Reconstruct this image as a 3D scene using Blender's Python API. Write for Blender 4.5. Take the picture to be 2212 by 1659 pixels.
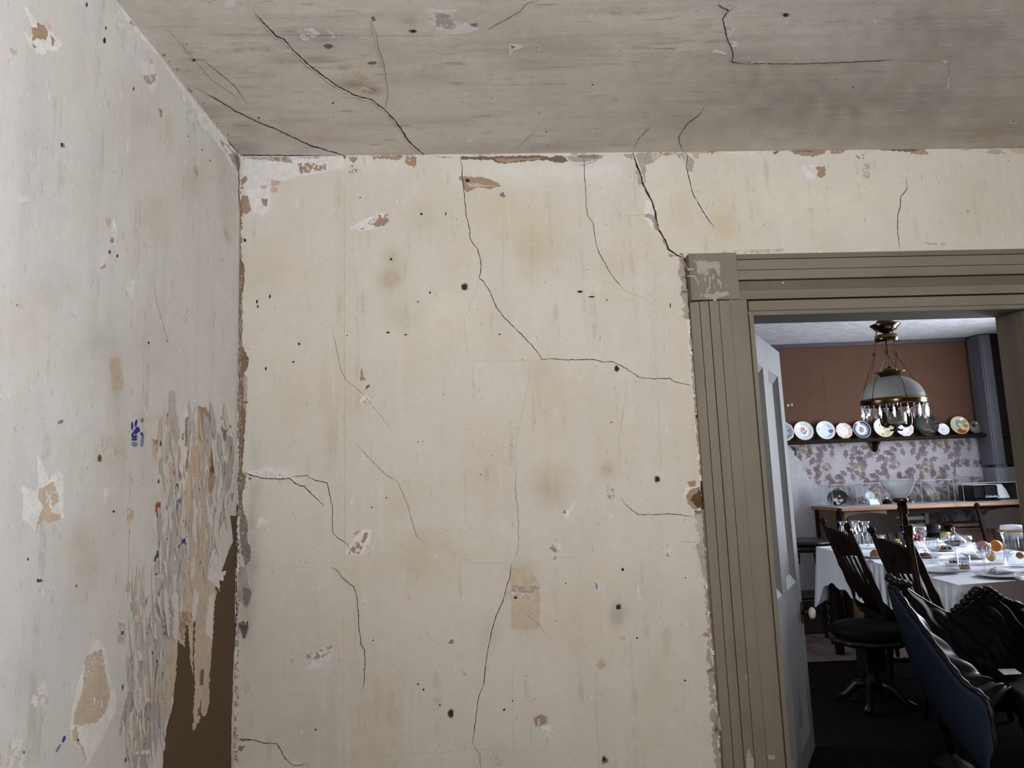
import bpy, math, random
import numpy as np
from mathutils import Vector, Matrix
from mathutils.geometry import tessellate_polygon
R = random.Random(7)
NR = np.random.RandomState(5)
PI = math.pi
scene = bpy.context.scene
COL = scene.collection
for o in list(bpy.data.objects):
    bpy.data.objects.remove(o)

# ------------------------------------------------------------------ camera (solved from the photograph's vanishing points)
FPX, CX, CY, EYE = 1550.0, 1106.0, 829.5, 1.35
def nrm(v):
    v = np.array(v, float); return v/np.linalg.norm(v)
EZ = nrm([-458., 11751., FPX])
EY = np.array([-40., -195., FPX]); EY = nrm(EY-EZ*EY.dot(EZ))
EX = np.cross(EY, EZ); EX = EX if EX[0] > 0 else -EX
CAM = np.array([0., 0., EYE])
cam_d = bpy.data.cameras.new('camera'); cam = bpy.data.objects.new('camera', cam_d); COL.objects.link(cam)
cam_d.sensor_width = 36.0; cam_d.sensor_fit = 'HORIZONTAL'; cam_d.lens = FPX/2212*36.0
cam_d.clip_start = 0.05; cam_d.clip_end = 60
M = Matrix.Identity(4)
for i, e in enumerate((EX, EY, EZ)):
    M[i][0], M[i][1], M[i][2] = e[0], e[1], -e[2]
M[2][3] = EYE
cam.matrix_world = M
scene.camera = cam

# ------------------------------------------------------------------ world, window light, exposure
scene.view_settings.view_transform = 'Standard'; scene.view_settings.look = 'None'
scene.view_settings.gamma = 1.0; scene.view_settings.use_curve_mapping = False
scene.view_settings.exposure = 0.0
cy = scene.cycles
cy.use_denoising = True; cy.max_bounces = 9; cy.diffuse_bounces = 5; cy.glossy_bounces = 4
cy.transmission_bounces = 6; cy.transparent_max_bounces = 24; cy.sample_clamp_indirect = 6.0
cy.caustics_reflective = False; cy.caustics_refractive = False
w = bpy.data.worlds.new('sky'); scene.world = w; w.use_nodes = True
bg = w.node_tree.nodes['Background']; bg.inputs[0].default_value = (0.62, 0.72, 0.88, 1); bg.inputs[1].default_value = 1.0
def area(name, loc, rot, sx, sy, power, color):
    d = bpy.data.lights.new(name, 'AREA'); d.shape = 'RECTANGLE'; d.size = sx; d.size_y = sy
    d.energy = power; d.color = color
    o = bpy.data.objects.new(name, d); COL.objects.link(o); o.location = loc; o.rotation_euler = rot
    return o
LIGHT_REAR = (135, (0.975, 0.985, 1.0))
LIGHT_SIDE = (15, (0.975, 0.985, 1.0))
LIGHT_DINING = (112, (0.86, 0.92, 1.0))
LIGHT_DINING_LEFT = (24, (0.82, 0.9, 1.0))
area('daylight_rear_window', (0.55, -1.32, 1.95), (PI/2+1.05, 0, 0), 1.0, 0.8, *LIGHT_REAR)
area('daylight_side_window', (3.22, -0.4, 1.6), (PI/2+.6, 0, PI/2), 1.0, 1.4, *LIGHT_SIDE)
area('daylight_dining_window', (4.52, 4.6, 1.6), (PI/2, 0, PI/2), 0.95, 1.5, *LIGHT_DINING)
area('daylight_dining_left_window', (-0.42, 4.1, 1.35), (PI/2, 0, -PI/2), 0.8, 1.1, *LIGHT_DINING_LEFT)

# ------------------------------------------------------------------ photogrammetry helpers: pixel of the photo -> point on a known plane
def ray(px, py):
    d = np.array([px-CX, CY-py, FPX]); return np.array([d@EX, d@EY, d@EZ])
def atY(px, py, Y):
    r = ray(px, py); return CAM+r*(Y/r[1])
def atZ(px, py, Z):
    r = ray(px, py); return CAM+r*((Z-EYE)/r[2])
def proj(P):
    v = np.asarray(P)-CAM
    c = v[..., 0:1]*EX+v[..., 1:2]*EY+v[..., 2:3]*EZ
    return np.stack([CX+c[..., 0]/c[..., 2]*FPX, CY-c[..., 1]/c[..., 2]*FPX], -1)
class Surf:
    def __init__(s, o, n): s.o = np.array(o); s.n = nrm(n); s.parent = None; s.k = 1.1
    def at(s, px, py, off=0.0):
        r = ray(px, py); return CAM+r*(((s.o+s.n*off-CAM)@s.n)/(r@s.n))
CORNER = atY(520, 338, 2.55); HC = CORNER[2]
_cr = atZ(2212, 320, HC); UB = nrm(_cr-CORNER)
_lc = atZ(250, 0, HC); UL = nrm(_lc-CORNER)
BACK = Surf(CORNER, (UB[1], -UB[0], 0)); BACK.k = 1.38
LEFT = Surf(CORNER, (-UL[1], UL[0], 0)); LEFT.k = 1.62
CEIL = Surf(CORNER, (0, 0, -1)); CEIL.k = 2.0

# ------------------------------------------------------------------ mesh helpers
LOC = {}
class MB:
    def __init__(s): s.v = []; s.f = []; s.sm = []
    def add(s, vs, fs, smooth=False):
        b = len(s.v); s.v += [tuple(map(float, p)) for p in vs]
        s.f += [tuple(b+i for i in f) for f in fs]; s.sm += [smooth]*len(fs); return s
    def box(s, x0, x1, y0, y1, z0, z1):
        return s.hexa([(x0, y0, z0), (x1, y0, z0), (x1, y1, z0), (x0, y1, z0), (x0, y0, z1), (x1, y0, z1), (x1, y1, z1), (x0, y1, z1)])
    def hexa(s, p):
        return s.add(p, [(3, 2, 1, 0), (4, 5, 6, 7), (0, 1, 5, 4), (1, 2, 6, 5), (2, 3, 7, 6), (3, 0, 4, 7)])
    def prism(s, poly, vec):
        n = len(poly); a = [np.array(p, float) for p in poly]; b = [p+np.array(vec, float) for p in a]
        tris = tessellate_polygon([[Vector(p) for p in a]])
        fs = [tuple(t) for t in tris]+[tuple(n+i for i in reversed(t)) for t in tris]
        fs += [(i, (i+1) % n, n+(i+1) % n, n+i) for i in range(n)]
        return s.add(a+b, fs)
    def tube(s, pts, rad, n=8, smooth=True, flat=None):
        pts = [np.array(p, float) for p in pts]; m = len(pts)
        if not hasattr(rad, '__len__'): rad = [rad]*m
        vs = []; ref = None
        for i in range(m):
            t = nrm(pts[min(i+1, m-1)]-pts[max(i-1, 0)])
            if ref is None: ref = np.array([0, 0, 1.]) if abs(t[2]) < .9 else np.array([1., 0, 0])
            a = nrm(ref-t*ref.dot(t)); b = np.cross(t, a); ref = a
            for k in range(n):
                c = 2*PI*k/n; vs.append(pts[i]+rad[i]*(a*math.cos(c)+b*math.sin(c)))
        fs = [(i*n+k, i*n+(k+1) % n, (i+1)*n+(k+1) % n, (i+1)*n+k) for i in range(m-1) for k in range(n)]
        fs += [tuple(range(n-1, -1, -1)), tuple((m-1)*n+k for k in range(n))]
        return s.add(vs, fs, smooth)
    def lathe(s, prof, o=(0, 0, 0), n=24, X=(1, 0, 0), Z=(0, 0, 1), wob=None, smooth=True):
        X = nrm(X); Z = nrm(Z); Y = np.cross(Z, X); o = np.array(o, float); vs = []
        for i, (r, z) in enumerate(prof):
            for k in range(n):
                c = 2*PI*k/n; rr = r*(wob(c, i) if wob else 1)
                vs.append(o+rr*(X*math.cos(c)+Y*math.sin(c))+Z*z)
        m = len(prof)
        fs = [(i*n+k, i*n+(k+1) % n, (i+1)*n+(k+1) % n, (i+1)*n+k) for i in range(m-1) for k in range(n)]
        return s.add(vs, fs, smooth)
    def ball(s, o, r, n=10, m=7, sc=(1, 1, 1)):
        return s.lathe([(max(1e-5, r*math.sin(PI*i/m))*1.0, -r*math.cos(PI*i/m)*sc[2]) for i in range(m+1)], o, n, wob=lambda c, i: sc[0] if abs(math.cos(c)) > .7 else sc[1])
    def grid(s, fn, nu, nv, smooth=True, closed=False):
        vs = [fn(i/(nu-1), j/(nv-1)) for j in range(nv) for i in range(nu)]
        return s.add(vs, [(j*nu+i, j*nu+i+1, (j+1)*nu+i+1, (j+1)*nu+i) for j in range(nv-1) for i in range(nu-1)], smooth)
    def build(s, name, mat, parent=None, bevel=0.0, local=False):
        me = bpy.data.meshes.new(name)
        L = LOC.get(parent.name, (0, 0, 0)) if parent is not None and not local else (0, 0, 0)
        v = s.v if L == (0, 0, 0) else [(a-L[0], b-L[1], c-L[2]) for a, b, c in s.v]
        me.from_pydata(v, [], s.f); me.polygons.foreach_set('use_smooth', s.sm); me.update()
        o = bpy.data.objects.new(name, me); COL.objects.link(o)
        if mat: me.materials.append(mat)
        if parent is not None:
            o.parent = parent; LOC[o.name] = L
        if bevel:
            b = o.modifiers.new('edge', 'BEVEL'); b.width = bevel; b.segments = 2; b.limit_method = 'ANGLE'; b.angle_limit = 0.6
        return o
def tag(o, label, cat, group=None):
    o['label'] = label; o['category'] = cat
    if group: o['group'] = group
    return o
def thing(name, label, cat, loc=(0, 0, 0), rz=0.0, group=None):
    o = bpy.data.objects.new(name, None); COL.objects.link(o); o.empty_display_size = .05
    o.location = [float(c) for c in loc]; o.rotation_euler = (0, 0, rz)
    LOC[o.name] = tuple(float(c) for c in loc)
    return tag(o, label, cat, group)
def struct(o): o['kind'] = 'structure'; return o
def copy_tree(o, parent=None):
    c = o.copy(); COL.objects.link(c)
    if parent: c.parent = parent
    for ch in [x for x in bpy.data.objects if x.parent == o]: copy_tree(ch, c)
    return c

# ------------------------------------------------------------------ material helpers
def lin(c):
    def f(x):
        x = x/255.0
        return x/12.92 if x <= .04045 else ((x+.055)/1.055)**2.4
    return np.array([f(x) for x in c])
def rgba(c): c = lin(c); return (float(c[0]), float(c[1]), float(c[2]), 1.0)
MATS = {}
class NT:
    def __init__(s, name):
        s.m = bpy.data.materials.new(name); s.m.use_nodes = True; s.t = s.m.node_tree; s.t.nodes.clear()
        s.out = s.n('ShaderNodeOutputMaterial')
    def n(s, typ, **kw):
        nd = s.t.nodes.new(typ)
        for k, v in kw.items():
            if isinstance(k, str) and hasattr(nd, k) and k not in nd.inputs: setattr(nd, k, v)
            else: nd.inputs[k].default_value = v
        return nd
    def l(s, a, b): s.t.links.new(a, b)
    def coord(s, scale=(1, 1, 1), rot=(0, 0, 0)):
        c = s.n('ShaderNodeTexCoord'); mp = s.n('ShaderNodeMapping'); mp.inputs['Scale'].default_value = scale
        mp.inputs['Rotation'].default_value = rot
        s.l(c.outputs['Object'], mp.inputs[0]); return mp.outputs[0]
    def noise(s, co, scale, detail=4, rough=.55):
        nz = s.n('ShaderNodeTexNoise'); nz.inputs['Scale'].default_value = scale; nz.inputs['Detail'].default_value = detail
        nz.inputs['Roughness'].default_value = rough; s.l(co, nz.inputs['Vector']); return nz.outputs['Fac']
    def ramp(s, f, a, b, inv=False):
        r = s.n('ShaderNodeMapRange'); r.inputs[1].default_value = a; r.inputs[2].default_value = b
        r.inputs[3].default_value = 1.0 if inv else 0.0; r.inputs[4].default_value = 0.0 if inv else 1.0
        s.l(f, r.inputs[0]); return r.outputs[0]
    def mul(s, f, k):
        r = s.n('ShaderNodeMath'); r.operation = 'MULTIPLY'; s.l(f, r.inputs[0])
        if isinstance(k, float): r.inputs[1].default_value = k
        else: s.l(k, r.inputs[1])
        return r.outputs[0]
    def mix(s, f, a, b, typ='MIX'):
        m = s.n('ShaderNodeMix'); m.data_type = 'RGBA'; m.blend_type = typ
        if isinstance(f, float): m.inputs[0].default_value = f
        else: s.l(f, m.inputs[0])
        for i, c in ((6, a), (7, b)):
            if isinstance(c, tuple): m.inputs[i].default_value = c
            else: s.l(c, m.inputs[i])
        return m.outputs[2]
    def bsdf(s, col, rough=.8, metal=0.0, bump=None, bd=.002, spec=.5, **kw):
        p = s.n('ShaderNodeBsdfPrincipled'); p.inputs['Roughness'].default_value = rough; p.inputs['Metallic'].default_value = metal
        p.inputs['Specular IOR Level'].default_value = spec
        for k, v in kw.items(): p.inputs[k.replace('_', ' ')].default_value = v
        if isinstance(col, tuple): p.inputs['Base Color'].default_value = col
        else: s.l(col, p.inputs['Base Color'])
        if bump is not None:
            b = s.n('ShaderNodeBump'); b.inputs['Distance'].default_value = bd; b.inputs['Strength'].default_value = 1.0
            s.l(bump, b.inputs['Height']); s.l(b.outputs[0], p.inputs['Normal'])
        s.l(p.outputs[0], s.out.inputs[0]); return p
def paint(name, c, rough=.75, var=.12, scale=14.0, stretch=(1, 1, 1), metal=0.0, bd=0.0, spec=.4, dark=None):
    key = (name, tuple(c), rough, var, scale)
    if key in MATS: return MATS[key]
    t = NT(name); co = t.coord(stretch); f = t.noise(co, scale, 5)
    d = rgba(dark) if dark else tuple(float(x)*(1-3.0*var) if 1-3.0*var > .1 else float(x)*.1 for x in lin(c))+(1.0,)
    col = t.mix(t.ramp(f, .35, .8), rgba(c), d)
    t.bsdf(col, rough, metal, bump=f if bd else None, bd=bd, spec=spec)
    MATS[key] = t.m; return t.m
def glassy(name, tint=(.93, .95, .97), k=.12, milky=None, fr=1.45):
    if name in MATS: return MATS[name]
    t = NT(name); lay = t.n('ShaderNodeLayerWeight'); lay.inputs['Blend'].default_value = .5
    pw = t.n('ShaderNodeMath'); pw.operation = 'POWER'; t.l(lay.outputs['Facing'], pw.inputs[0]); pw.inputs[1].default_value = 4.0
    lw = t.n('ShaderNodeMath'); lw.operation = 'MULTIPLY'; t.l(pw.outputs[0], lw.inputs[0]); lw.inputs[1].default_value = .75 if fr > 1.2 else .25
    tr = t.n('ShaderNodeBsdfTransparent'); tr.inputs[0].default_value = (*tint, 1)
    gl = t.n('ShaderNodeBsdfGlossy'); gl.inputs['Roughness'].default_value = .04; gl.inputs[0].default_value = (1, 1, 1, 1)
    ad = t.n('ShaderNodeMath'); ad.operation = 'ADD'; t.l(lw.outputs[0], ad.inputs[0]); ad.inputs[1].default_value = k; ad.use_clamp = True
    mx = t.n('ShaderNodeMixShader'); t.l(ad.outputs[0], mx.inputs[0]); t.l(tr.outputs[0], mx.inputs[1]); t.l(gl.outputs[0], mx.inputs[2])
    last = mx.outputs[0]
    if milky:
        df = t.n('ShaderNodeBsdfDiffuse'); df.inputs[0].default_value = (*milky[0], 1)
        tl = t.n('ShaderNodeBsdfTranslucent'); tl.inputs[0].default_value = (*milky[0], 1)
        m0 = t.n('ShaderNodeMixShader'); m0.inputs[0].default_value = .4; t.l(df.outputs[0], m0.inputs[1]); t.l(tl.outputs[0], m0.inputs[2])
        m2 = t.n('ShaderNodeMixShader'); m2.inputs[0].default_value = milky[1]; t.l(last, m2.inputs[1]); t.l(m0.outputs[0], m2.inputs[2]); last = m2.outputs[0]
    t.l(last, t.out.inputs[0]); MATS[name] = t.m; return t.m
def flake(name, c, speckle=0.0, k=1.12):
    """thin layer left on or lost from a wall: plain matt colour with grain; speckle > 0 leaves it broken up"""
    key = (name, tuple(c), speckle, k)
    if key in MATS: return MATS[key]
    t = NT(name); co = t.coord(); f = t.noise(co, 45.0, 5); g = t.noise(co, 260.0, 2)
    c0 = tuple(float(min(.9, x*k)) for x in lin(c))
    col = t.mix(t.ramp(f, .3, .75), (*c0, 1.0), (*[x*.78 for x in c0], 1.0))
    col = t.mix(t.mul(t.ramp(g, .45, .7), .35), col, (*[x*.62 for x in c0], 1.0))
    p = t.bsdf(col, .92, bump=g, bd=.0006, spec=.15)
    if speckle:
        h = t.noise(t.coord((1, 1, .8)), 75.0, 5, .7); fac = t.ramp(h, speckle-.03, speckle+.03)
        tr = t.n('ShaderNodeBsdfTransparent'); mx = t.n('ShaderNodeMixShader')
        t.l(fac, mx.inputs[0]); t.l(tr.outputs[0], mx.inputs[1]); t.l(p.outputs[0], mx.inputs[2]); t.l(mx.outputs[0], t.out.inputs[0])
    MATS[key] = t.m; return t.m

def color_grid(name, mat, pts, cols, keep=None, parent=None):
    """dense quad grid with a colour attribute; pts (nv,nu,3), cols (nv,nu,3)"""
    nv, nu = pts.shape[:2]
    i = np.arange((nv-1)*(nu-1)); r = i//(nu-1); c = i % (nu-1); a = r*nu+c
    F = np.stack([a, a+1, a+nu+1, a+nu], -1)
    if keep is not None: F = F[keep.reshape(-1)]
    me = bpy.data.meshes.new(name); nf = len(F)
    me.vertices.add(nv*nu); me.vertices.foreach_set('co', pts.reshape(-1).astype(np.float32))
    me.loops.add(nf*4); me.loops.foreach_set('vertex_index', F.reshape(-1).astype(np.int32))
    me.polygons.add(nf); me.polygons.foreach_set('loop_start', (np.arange(nf)*4).astype(np.int32))
    me.update(calc_edges=True); me.validate()
    ca = me.color_attributes.new('tint', 'FLOAT_COLOR', 'POINT')
    ca.data.foreach_set('color', np.concatenate([cols.reshape(-1, 3), np.ones((nv*nu, 1))], 1).reshape(-1).astype(np.float32))
    o = bpy.data.objects.new(name, me); COL.objects.link(o); me.materials.append(mat)
    if parent is not None: o.parent = parent; LOC[o.name] = LOC.get(parent.name, (0, 0, 0))
    return o
def vnoise(P, scale, seed):
    """cheap smooth value noise on 2-D points"""
    r = np.random.RandomState(seed); T = r.rand(64, 64)
    q = P*scale+1000.0; i = np.floor(q).astype(int); f = q-i; f = f*f*(3-2*f)
    x0, y0 = i[..., 0] % 64, i[..., 1] % 64; x1, y1 = (x0+1) % 64, (y0+1) % 64
    return (T[x0, y0]*(1-f[..., 0])+T[x1, y0]*f[..., 0])*(1-f[..., 1])+(T[x0, y1]*(1-f[..., 0])+T[x1, y1]*f[..., 0])*f[..., 1]
def blobs(px, cols, L):
    """soft hand-placed stains and tones, with painted shade on the ceiling: (x, y, rx, ry, colour, strength) in photo pixels"""
    for x, y, rx, ry, c, a in L:
        d = ((px[..., 0]-x)/rx)**2+((px[..., 1]-y)/ry)**2
        n = .55+.9*vnoise(px, 1/24., int(x*7+y) % 999)
        k = np.clip(a*np.exp(-d*1.2)*n, 0, 1)[..., None]
        cols[...] = cols*(1-k)+lin(c)*k

# ================================================================== THE NEAR ROOM: plaster walls and ceiling
def plaster(name, streak, ochre, grey, s_amt, o_amt, scr_s, green, pink):
    t = NT(name); at = t.n('ShaderNodeAttribute'); at.attribute_name = 'tint'
    c1 = t.coord(); c2 = t.coord(streak)
    big = t.noise(c1, 3.2, 6, .6); st = t.noise(c2, 9.0, 5, .6); fine = t.noise(c1, 38.0, 5, .7); dots = t.noise(c1, 150.0, 2, .5)
    col = t.mix(t.mul(t.ramp(big, .47, .72), o_amt), at.outputs['Color'], rgba(ochre))
    col = t.mix(t.mul(t.ramp(st, .5, .74), s_amt), col, rgba(grey))
    col = t.mix(t.mul(t.ramp(fine, .56, .74), .2), col, rgba((172, 158, 138)))
    col = t.mix(t.mul(t.ramp(fine, .43, .3), .22), col, rgba((226, 222, 214)))
    msk = t.mul(t.ramp(dots, .7, .76), t.ramp(big, .5, .62))
    col = t.mix(t.mul(msk, .35), col, rgba((118, 100, 80)))
    mid = t.noise(c1, 13.0, 7, .68); scr = t.noise(t.coord(scr_s), 26.0, 3, .5); sc2 = t.noise(t.coord((1.3, 1.1, 1.2)), 70.0, 6, .75)
    col = t.mix(t.mul(t.ramp(mid, .5, .66), .38), col, rgba(green)); col = t.mix(t.mul(t.ramp(mid, .47, .34), .4), col, rgba(pink))
    col = t.mix(t.mul(t.mul(t.ramp(scr, .60, .68), .4), t.ramp(big, .4, .6)), col, rgba(tuple(min(236, x+20) for x in grey)))
    col = t.mix(t.mul(t.mul(t.ramp(scr, .40, .33), .35), t.ramp(mid, .45, .6)), col, rgba(tuple(int(x*.84) for x in ochre)))
    col = t.mix(t.mul(t.mul(t.ramp(sc2, .62, .70), .5), t.ramp(mid, .48, .6)), col, rgba(tuple(int(x*.8) for x in ochre)))
    ad = t.n('ShaderNodeMath'); ad.operation = 'ADD'; t.l(sc2, ad.inputs[0]); t.l(t.mul(scr, 1.2), ad.inputs[1])
    t.bsdf(col, .93, bump=ad.outputs[0], bd=.0016, spec=.12)
    return t.m
M_BACK = plaster('aged_cream_plaster', (1, 1, .28), (196, 183, 160), (192, 187, 182), .35, .42, (1, 1, .09), (198, 198, 180), (206, 194, 186))
M_LEFT = plaster('aged_grey_plaster', (1, 1, .16), (198, 190, 176), (196, 193, 195), .5, .3, (1, 1, .06), (202, 202, 194), (208, 202, 204))
M_CEIL = plaster('stained_ceiling_plaster', (.18, 1, 1), (176, 164, 146), (172, 169, 166), .5, .35, (.05, 1, 1), (196, 191, 178), (204, 196, 190))

def lerp_axis(*segs):
    out = []
    for a, b, n in segs: out += list(np.linspace(a, b, n, endpoint=False))
    out.append(segs[-1][1]); return np.array(out)
# wall_back -----------------------------------------------------------------
us = lerp_axis((0, 2.35, 400), (2.35, 4.1, 20)); zs = lerp_axis((0, .42, 12), (.42, HC, 360))
U, Z = np.meshgrid(us, zs)
P = CORNER[None, None, :2]+U[..., None]*UB[:2]; P = np.concatenate([P, Z[..., None]], -1)
px = proj(P)
cols = np.broadcast_to(lin((206, 202, 194)), P.shape).copy()
OCH, OLV, GRY, LIL, WHT, PNK, TAN = (199, 185, 158), (184, 177, 152), (172, 167, 160), (198, 193, 191), (222, 220, 218), (206, 192, 180), (182, 166, 144)
def g(k): return {'o': OCH, 'v': OLV, 'g': GRY, 'l': LIL, 'w': WHT, 'p': PNK, 't': TAN, 'y': (218, 212, 194)}[k]
BB = []
for row in '''y 1750 430 260 70 .6;y 1450 460 40 70 .6;o 1560 480 40 60 .8;o 1480 470 45 70 .5;v 2120 420 70 90 .35;p 2190 450 30 60 .5;w 700 350 160 22 .8;w 565 420 32 55 .9;
w 1200 372 190 26 .6;o 1080 440 60 40 .45;o 1110 480 90 60 .5;v 850 570 26 42 .8;t 840 605 26 26 .95;v 870 660 46 46 .35;v 912 470 40 36 .5;v 880 690 40 30 .5;o 1150 520 60 60 .55;v 1170 550 40 40 .5;
t 1130 545 24 18 .4;l 1240 560 34 70 .5;v 1140 590 26 26 .45;o 1190 850 60 70 .5;t 1170 800 30 30 .45;o 1180 930 70 50 .4;t 1190 1050 44 44 .8;o 1200 1020 40 30 .5;t 1308 1015 17 20 1.2;o 1300 960 40 60 .35;o 1040 940 60 60 .4;o 1060 1010 30 40 .6;
o 940 1200 70 60 .5;v 890 1220 50 60 .45;o 860 1090 30 30 .5;o 760 870 40 30 .5;o 780 1240 50 40 .35;t 715 940 16 70 .45;o 700 830 14 60 .5;o 640 870 60 60 .35;p 600 560 60 50 .4;v 560 590 60 70 .35;
p 650 600 80 50 .35;o 745 700 30 300 .18;y 960 700 90 80 .4;w 690 1080 120 40 .15;g 545 1130 14 70 .9;g 540 1215 20 60 .95;g 535 1290 16 50 .9;g 530 1350 14 34 .95;t 1132 1300 32 80 .5;t 1125 1245 32 40 .5;g 1145 1262 24 14 .8;
g 1125 1285 34 12 .7;g 1331 1332 20 20 1.5;g 1336 1312 14 14 1.2;g 1060 1360 22 40 .4;o 1280 1270 60 60 .35;o 1240 1360 70 60 .4;t 1300 1434 12 14 .8;t 1168 1555 16 14 .8;v 1420 1480 40 120 .3;l 1480 1480 20 90 .4;
o 810 1560 80 60 .4;v 800 1520 40 30 .3;g 690 1560 60 60 .25;g 760 1630 100 40 .3;g 1120 1640 90 40 .3;g 640 1600 60 60 .25;l 770 1470 22 30 .5;p 1050 1190 50 20 .3;g 720 1010 200 260 .10;g 700 1450 260 220 .22;
w 600 1024 40 12 .6;w 1500 740 10 60 .7;w 1503 860 8 60 .6;l 1390 730 60 60 .35;l 1380 850 50 60 .4;l 1260 920 50 60 .3;p 1100 690 60 60 .3;p 1100 760 40 30 .35;o 1340 560 60 40 .3;v 1310 590 30 60 .3;o 1470 760 26 120 .35;
o 1500 980 12 120 .45;g 1520 1190 14 50 .5;v 1500 1330 40 60 .25;t 1585 800 1 1 0'''.replace('\n', '').split(';'):
    k, *v = row.split(); v = list(map(float, v)); BB.append((v[0], v[1], v[2], v[3], g(k), v[4]))
blobs(px, cols, BB)
uc = (U[:-1, :-1]+U[1:, 1:])/2; zc = (Z[:-1, :-1]+Z[1:, 1:])/2
U_OPEN0, U_OPEN1, Z_HEAD = 1.84, 2.99, 1.96      # opening edges, hidden under the casing
wall_back = struct(color_grid('wall_back', M_BACK, P, cols, ~((uc > U_OPEN0) & (uc < U_OPEN1) & (zc < Z_HEAD))))
BACK.parent = wall_back
# wall_left -----------------------------------------------------------------
ls = lerp_axis((0, 1.75, 250), (1.75, 5.1, 20)); U, Z = np.meshgrid(ls, zs)
P = CORNER[None, None, :2]+U[..., None]*UL[:2]; P = np.concatenate([P, Z[..., None]], -1)
px = proj(P); cols = np.broadcast_to(lin((219, 217, 216)), P.shape).copy()
near = (U < 1.75)
BL = []
for row in '''l 80 330 60 200 .5;l 200 350 60 120 .5;l 300 250 50 90 .5;o 340 470 40 60 .5;v 420 380 40 60 .4;v 490 420 20 90 .35;o 60 700 50 90 .3;g 210 760 60 80 .35;l 330 760 50 80 .5;g 120 620 60 60 .3;v 250 860 14 60 .55;t 250 800 10 40 .5;
v 170 1180 30 60 .35;o 190 1220 40 60 .5;l 150 1320 50 90 .4;g 60 1480 50 90 .25;l 60 1640 60 40 .4;v 240 970 30 40 .5;o 260 960 14 40 .3;g 310 930 20 60 .35;p 495 510 8 20 .9;v 480 330 20 60 .3;o 365 290 12 40 .7;g 500 1250 14 60 .6;g 490 1100 20 80 .4'''.replace('\n', '').split(';'):
    k, *v = row.split(); v = list(map(float, v)); BL.append((v[0], v[1], v[2], v[3], g(k), v[4]))
c2 = cols.copy(); blobs(px, c2, BL); cols = np.where(near[..., None], c2, cols)
wall_left = struct(color_grid('wall_left', M_LEFT, P, cols)); LEFT.parent = wall_left
# ceiling -------------------------------------------------------------------
xs = lerp_axis((-1.2, 2.6, 300), (2.6, 3.4, 6)); ys = lerp_axis((-2.6, 1.1, 20), (1.1, 2.76, 170)); U, Z = np.meshgrid(xs, ys)
P = np.stack([U, Z, np.full_like(U, HC)], -1); px = proj(P); cols = np.broadcast_to(lin((228, 222, 215)), P.shape).copy()
near = Z > 1.1
BC = []  # broad grey blobs at right put the ceiling's dimmer light into its colour
for row in '''t 690 128 30 8 .8;t 760 180 44 14 .8;t 800 195 24 10 .9;o 535 275 34 14 .8;t 620 130 40 12 .4;t 880 45 30 6 .5;t 940 145 20 5 .6;t 990 180 30 4 .6;t 620 260 60 6 .3;o 700 300 120 12 .3;l 680 75 60 14 .5;l 930 170 90 20 .4;
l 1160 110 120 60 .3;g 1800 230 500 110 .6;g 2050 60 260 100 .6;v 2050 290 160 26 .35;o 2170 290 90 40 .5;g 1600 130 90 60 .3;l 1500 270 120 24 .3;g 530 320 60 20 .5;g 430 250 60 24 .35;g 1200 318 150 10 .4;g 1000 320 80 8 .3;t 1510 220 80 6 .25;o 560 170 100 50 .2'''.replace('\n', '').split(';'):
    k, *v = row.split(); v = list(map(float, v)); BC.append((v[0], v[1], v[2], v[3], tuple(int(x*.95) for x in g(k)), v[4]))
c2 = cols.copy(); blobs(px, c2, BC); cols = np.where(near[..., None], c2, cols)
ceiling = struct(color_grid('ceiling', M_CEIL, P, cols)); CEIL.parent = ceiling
# the rest of the near room, behind the camera
M_PLAIN = paint('plain_plaster', (190, 184, 172), .9, .06, 4)
M_FLOORW = paint('worn_floor_paint', (84, 72, 62), .6, .12, 5, (1, .1, 1))
YR = -1.4
m = MB()
for a, b, c, d in ((-1.0, .03, 0, HC), (1.07, 3.4, 0, HC), (.03, 1.07, 0, 1.5), (.03, 1.07, 2.4, HC)): m.box(a, b, YR-.15, YR, c, d)
struct(m.build('wall_rear', M_PLAIN))
m = MB()
for a, b, c, d in ((YR, -.9, 0, HC), (.1, 2.7, 0, HC), (-.9, .1, 0, .9), (-.9, .1, 2.3, HC)): m.box(3.3, 3.45, a, b, c, d)
struct(m.build('wall_right', M_PLAIN))
fl = MB()
fl.box(-1.1, 3.4, YR, 2.7, -.12, -.02)
floor = struct(fl.build('floor', M_FLOORW))
for k in range(30):
    b = MB().box(-1.05+k*.15, -1.05+k*.15+.147, YR, 2.6, -.02, .0)
    b.build('floor_board', M_FLOORW, floor)

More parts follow.
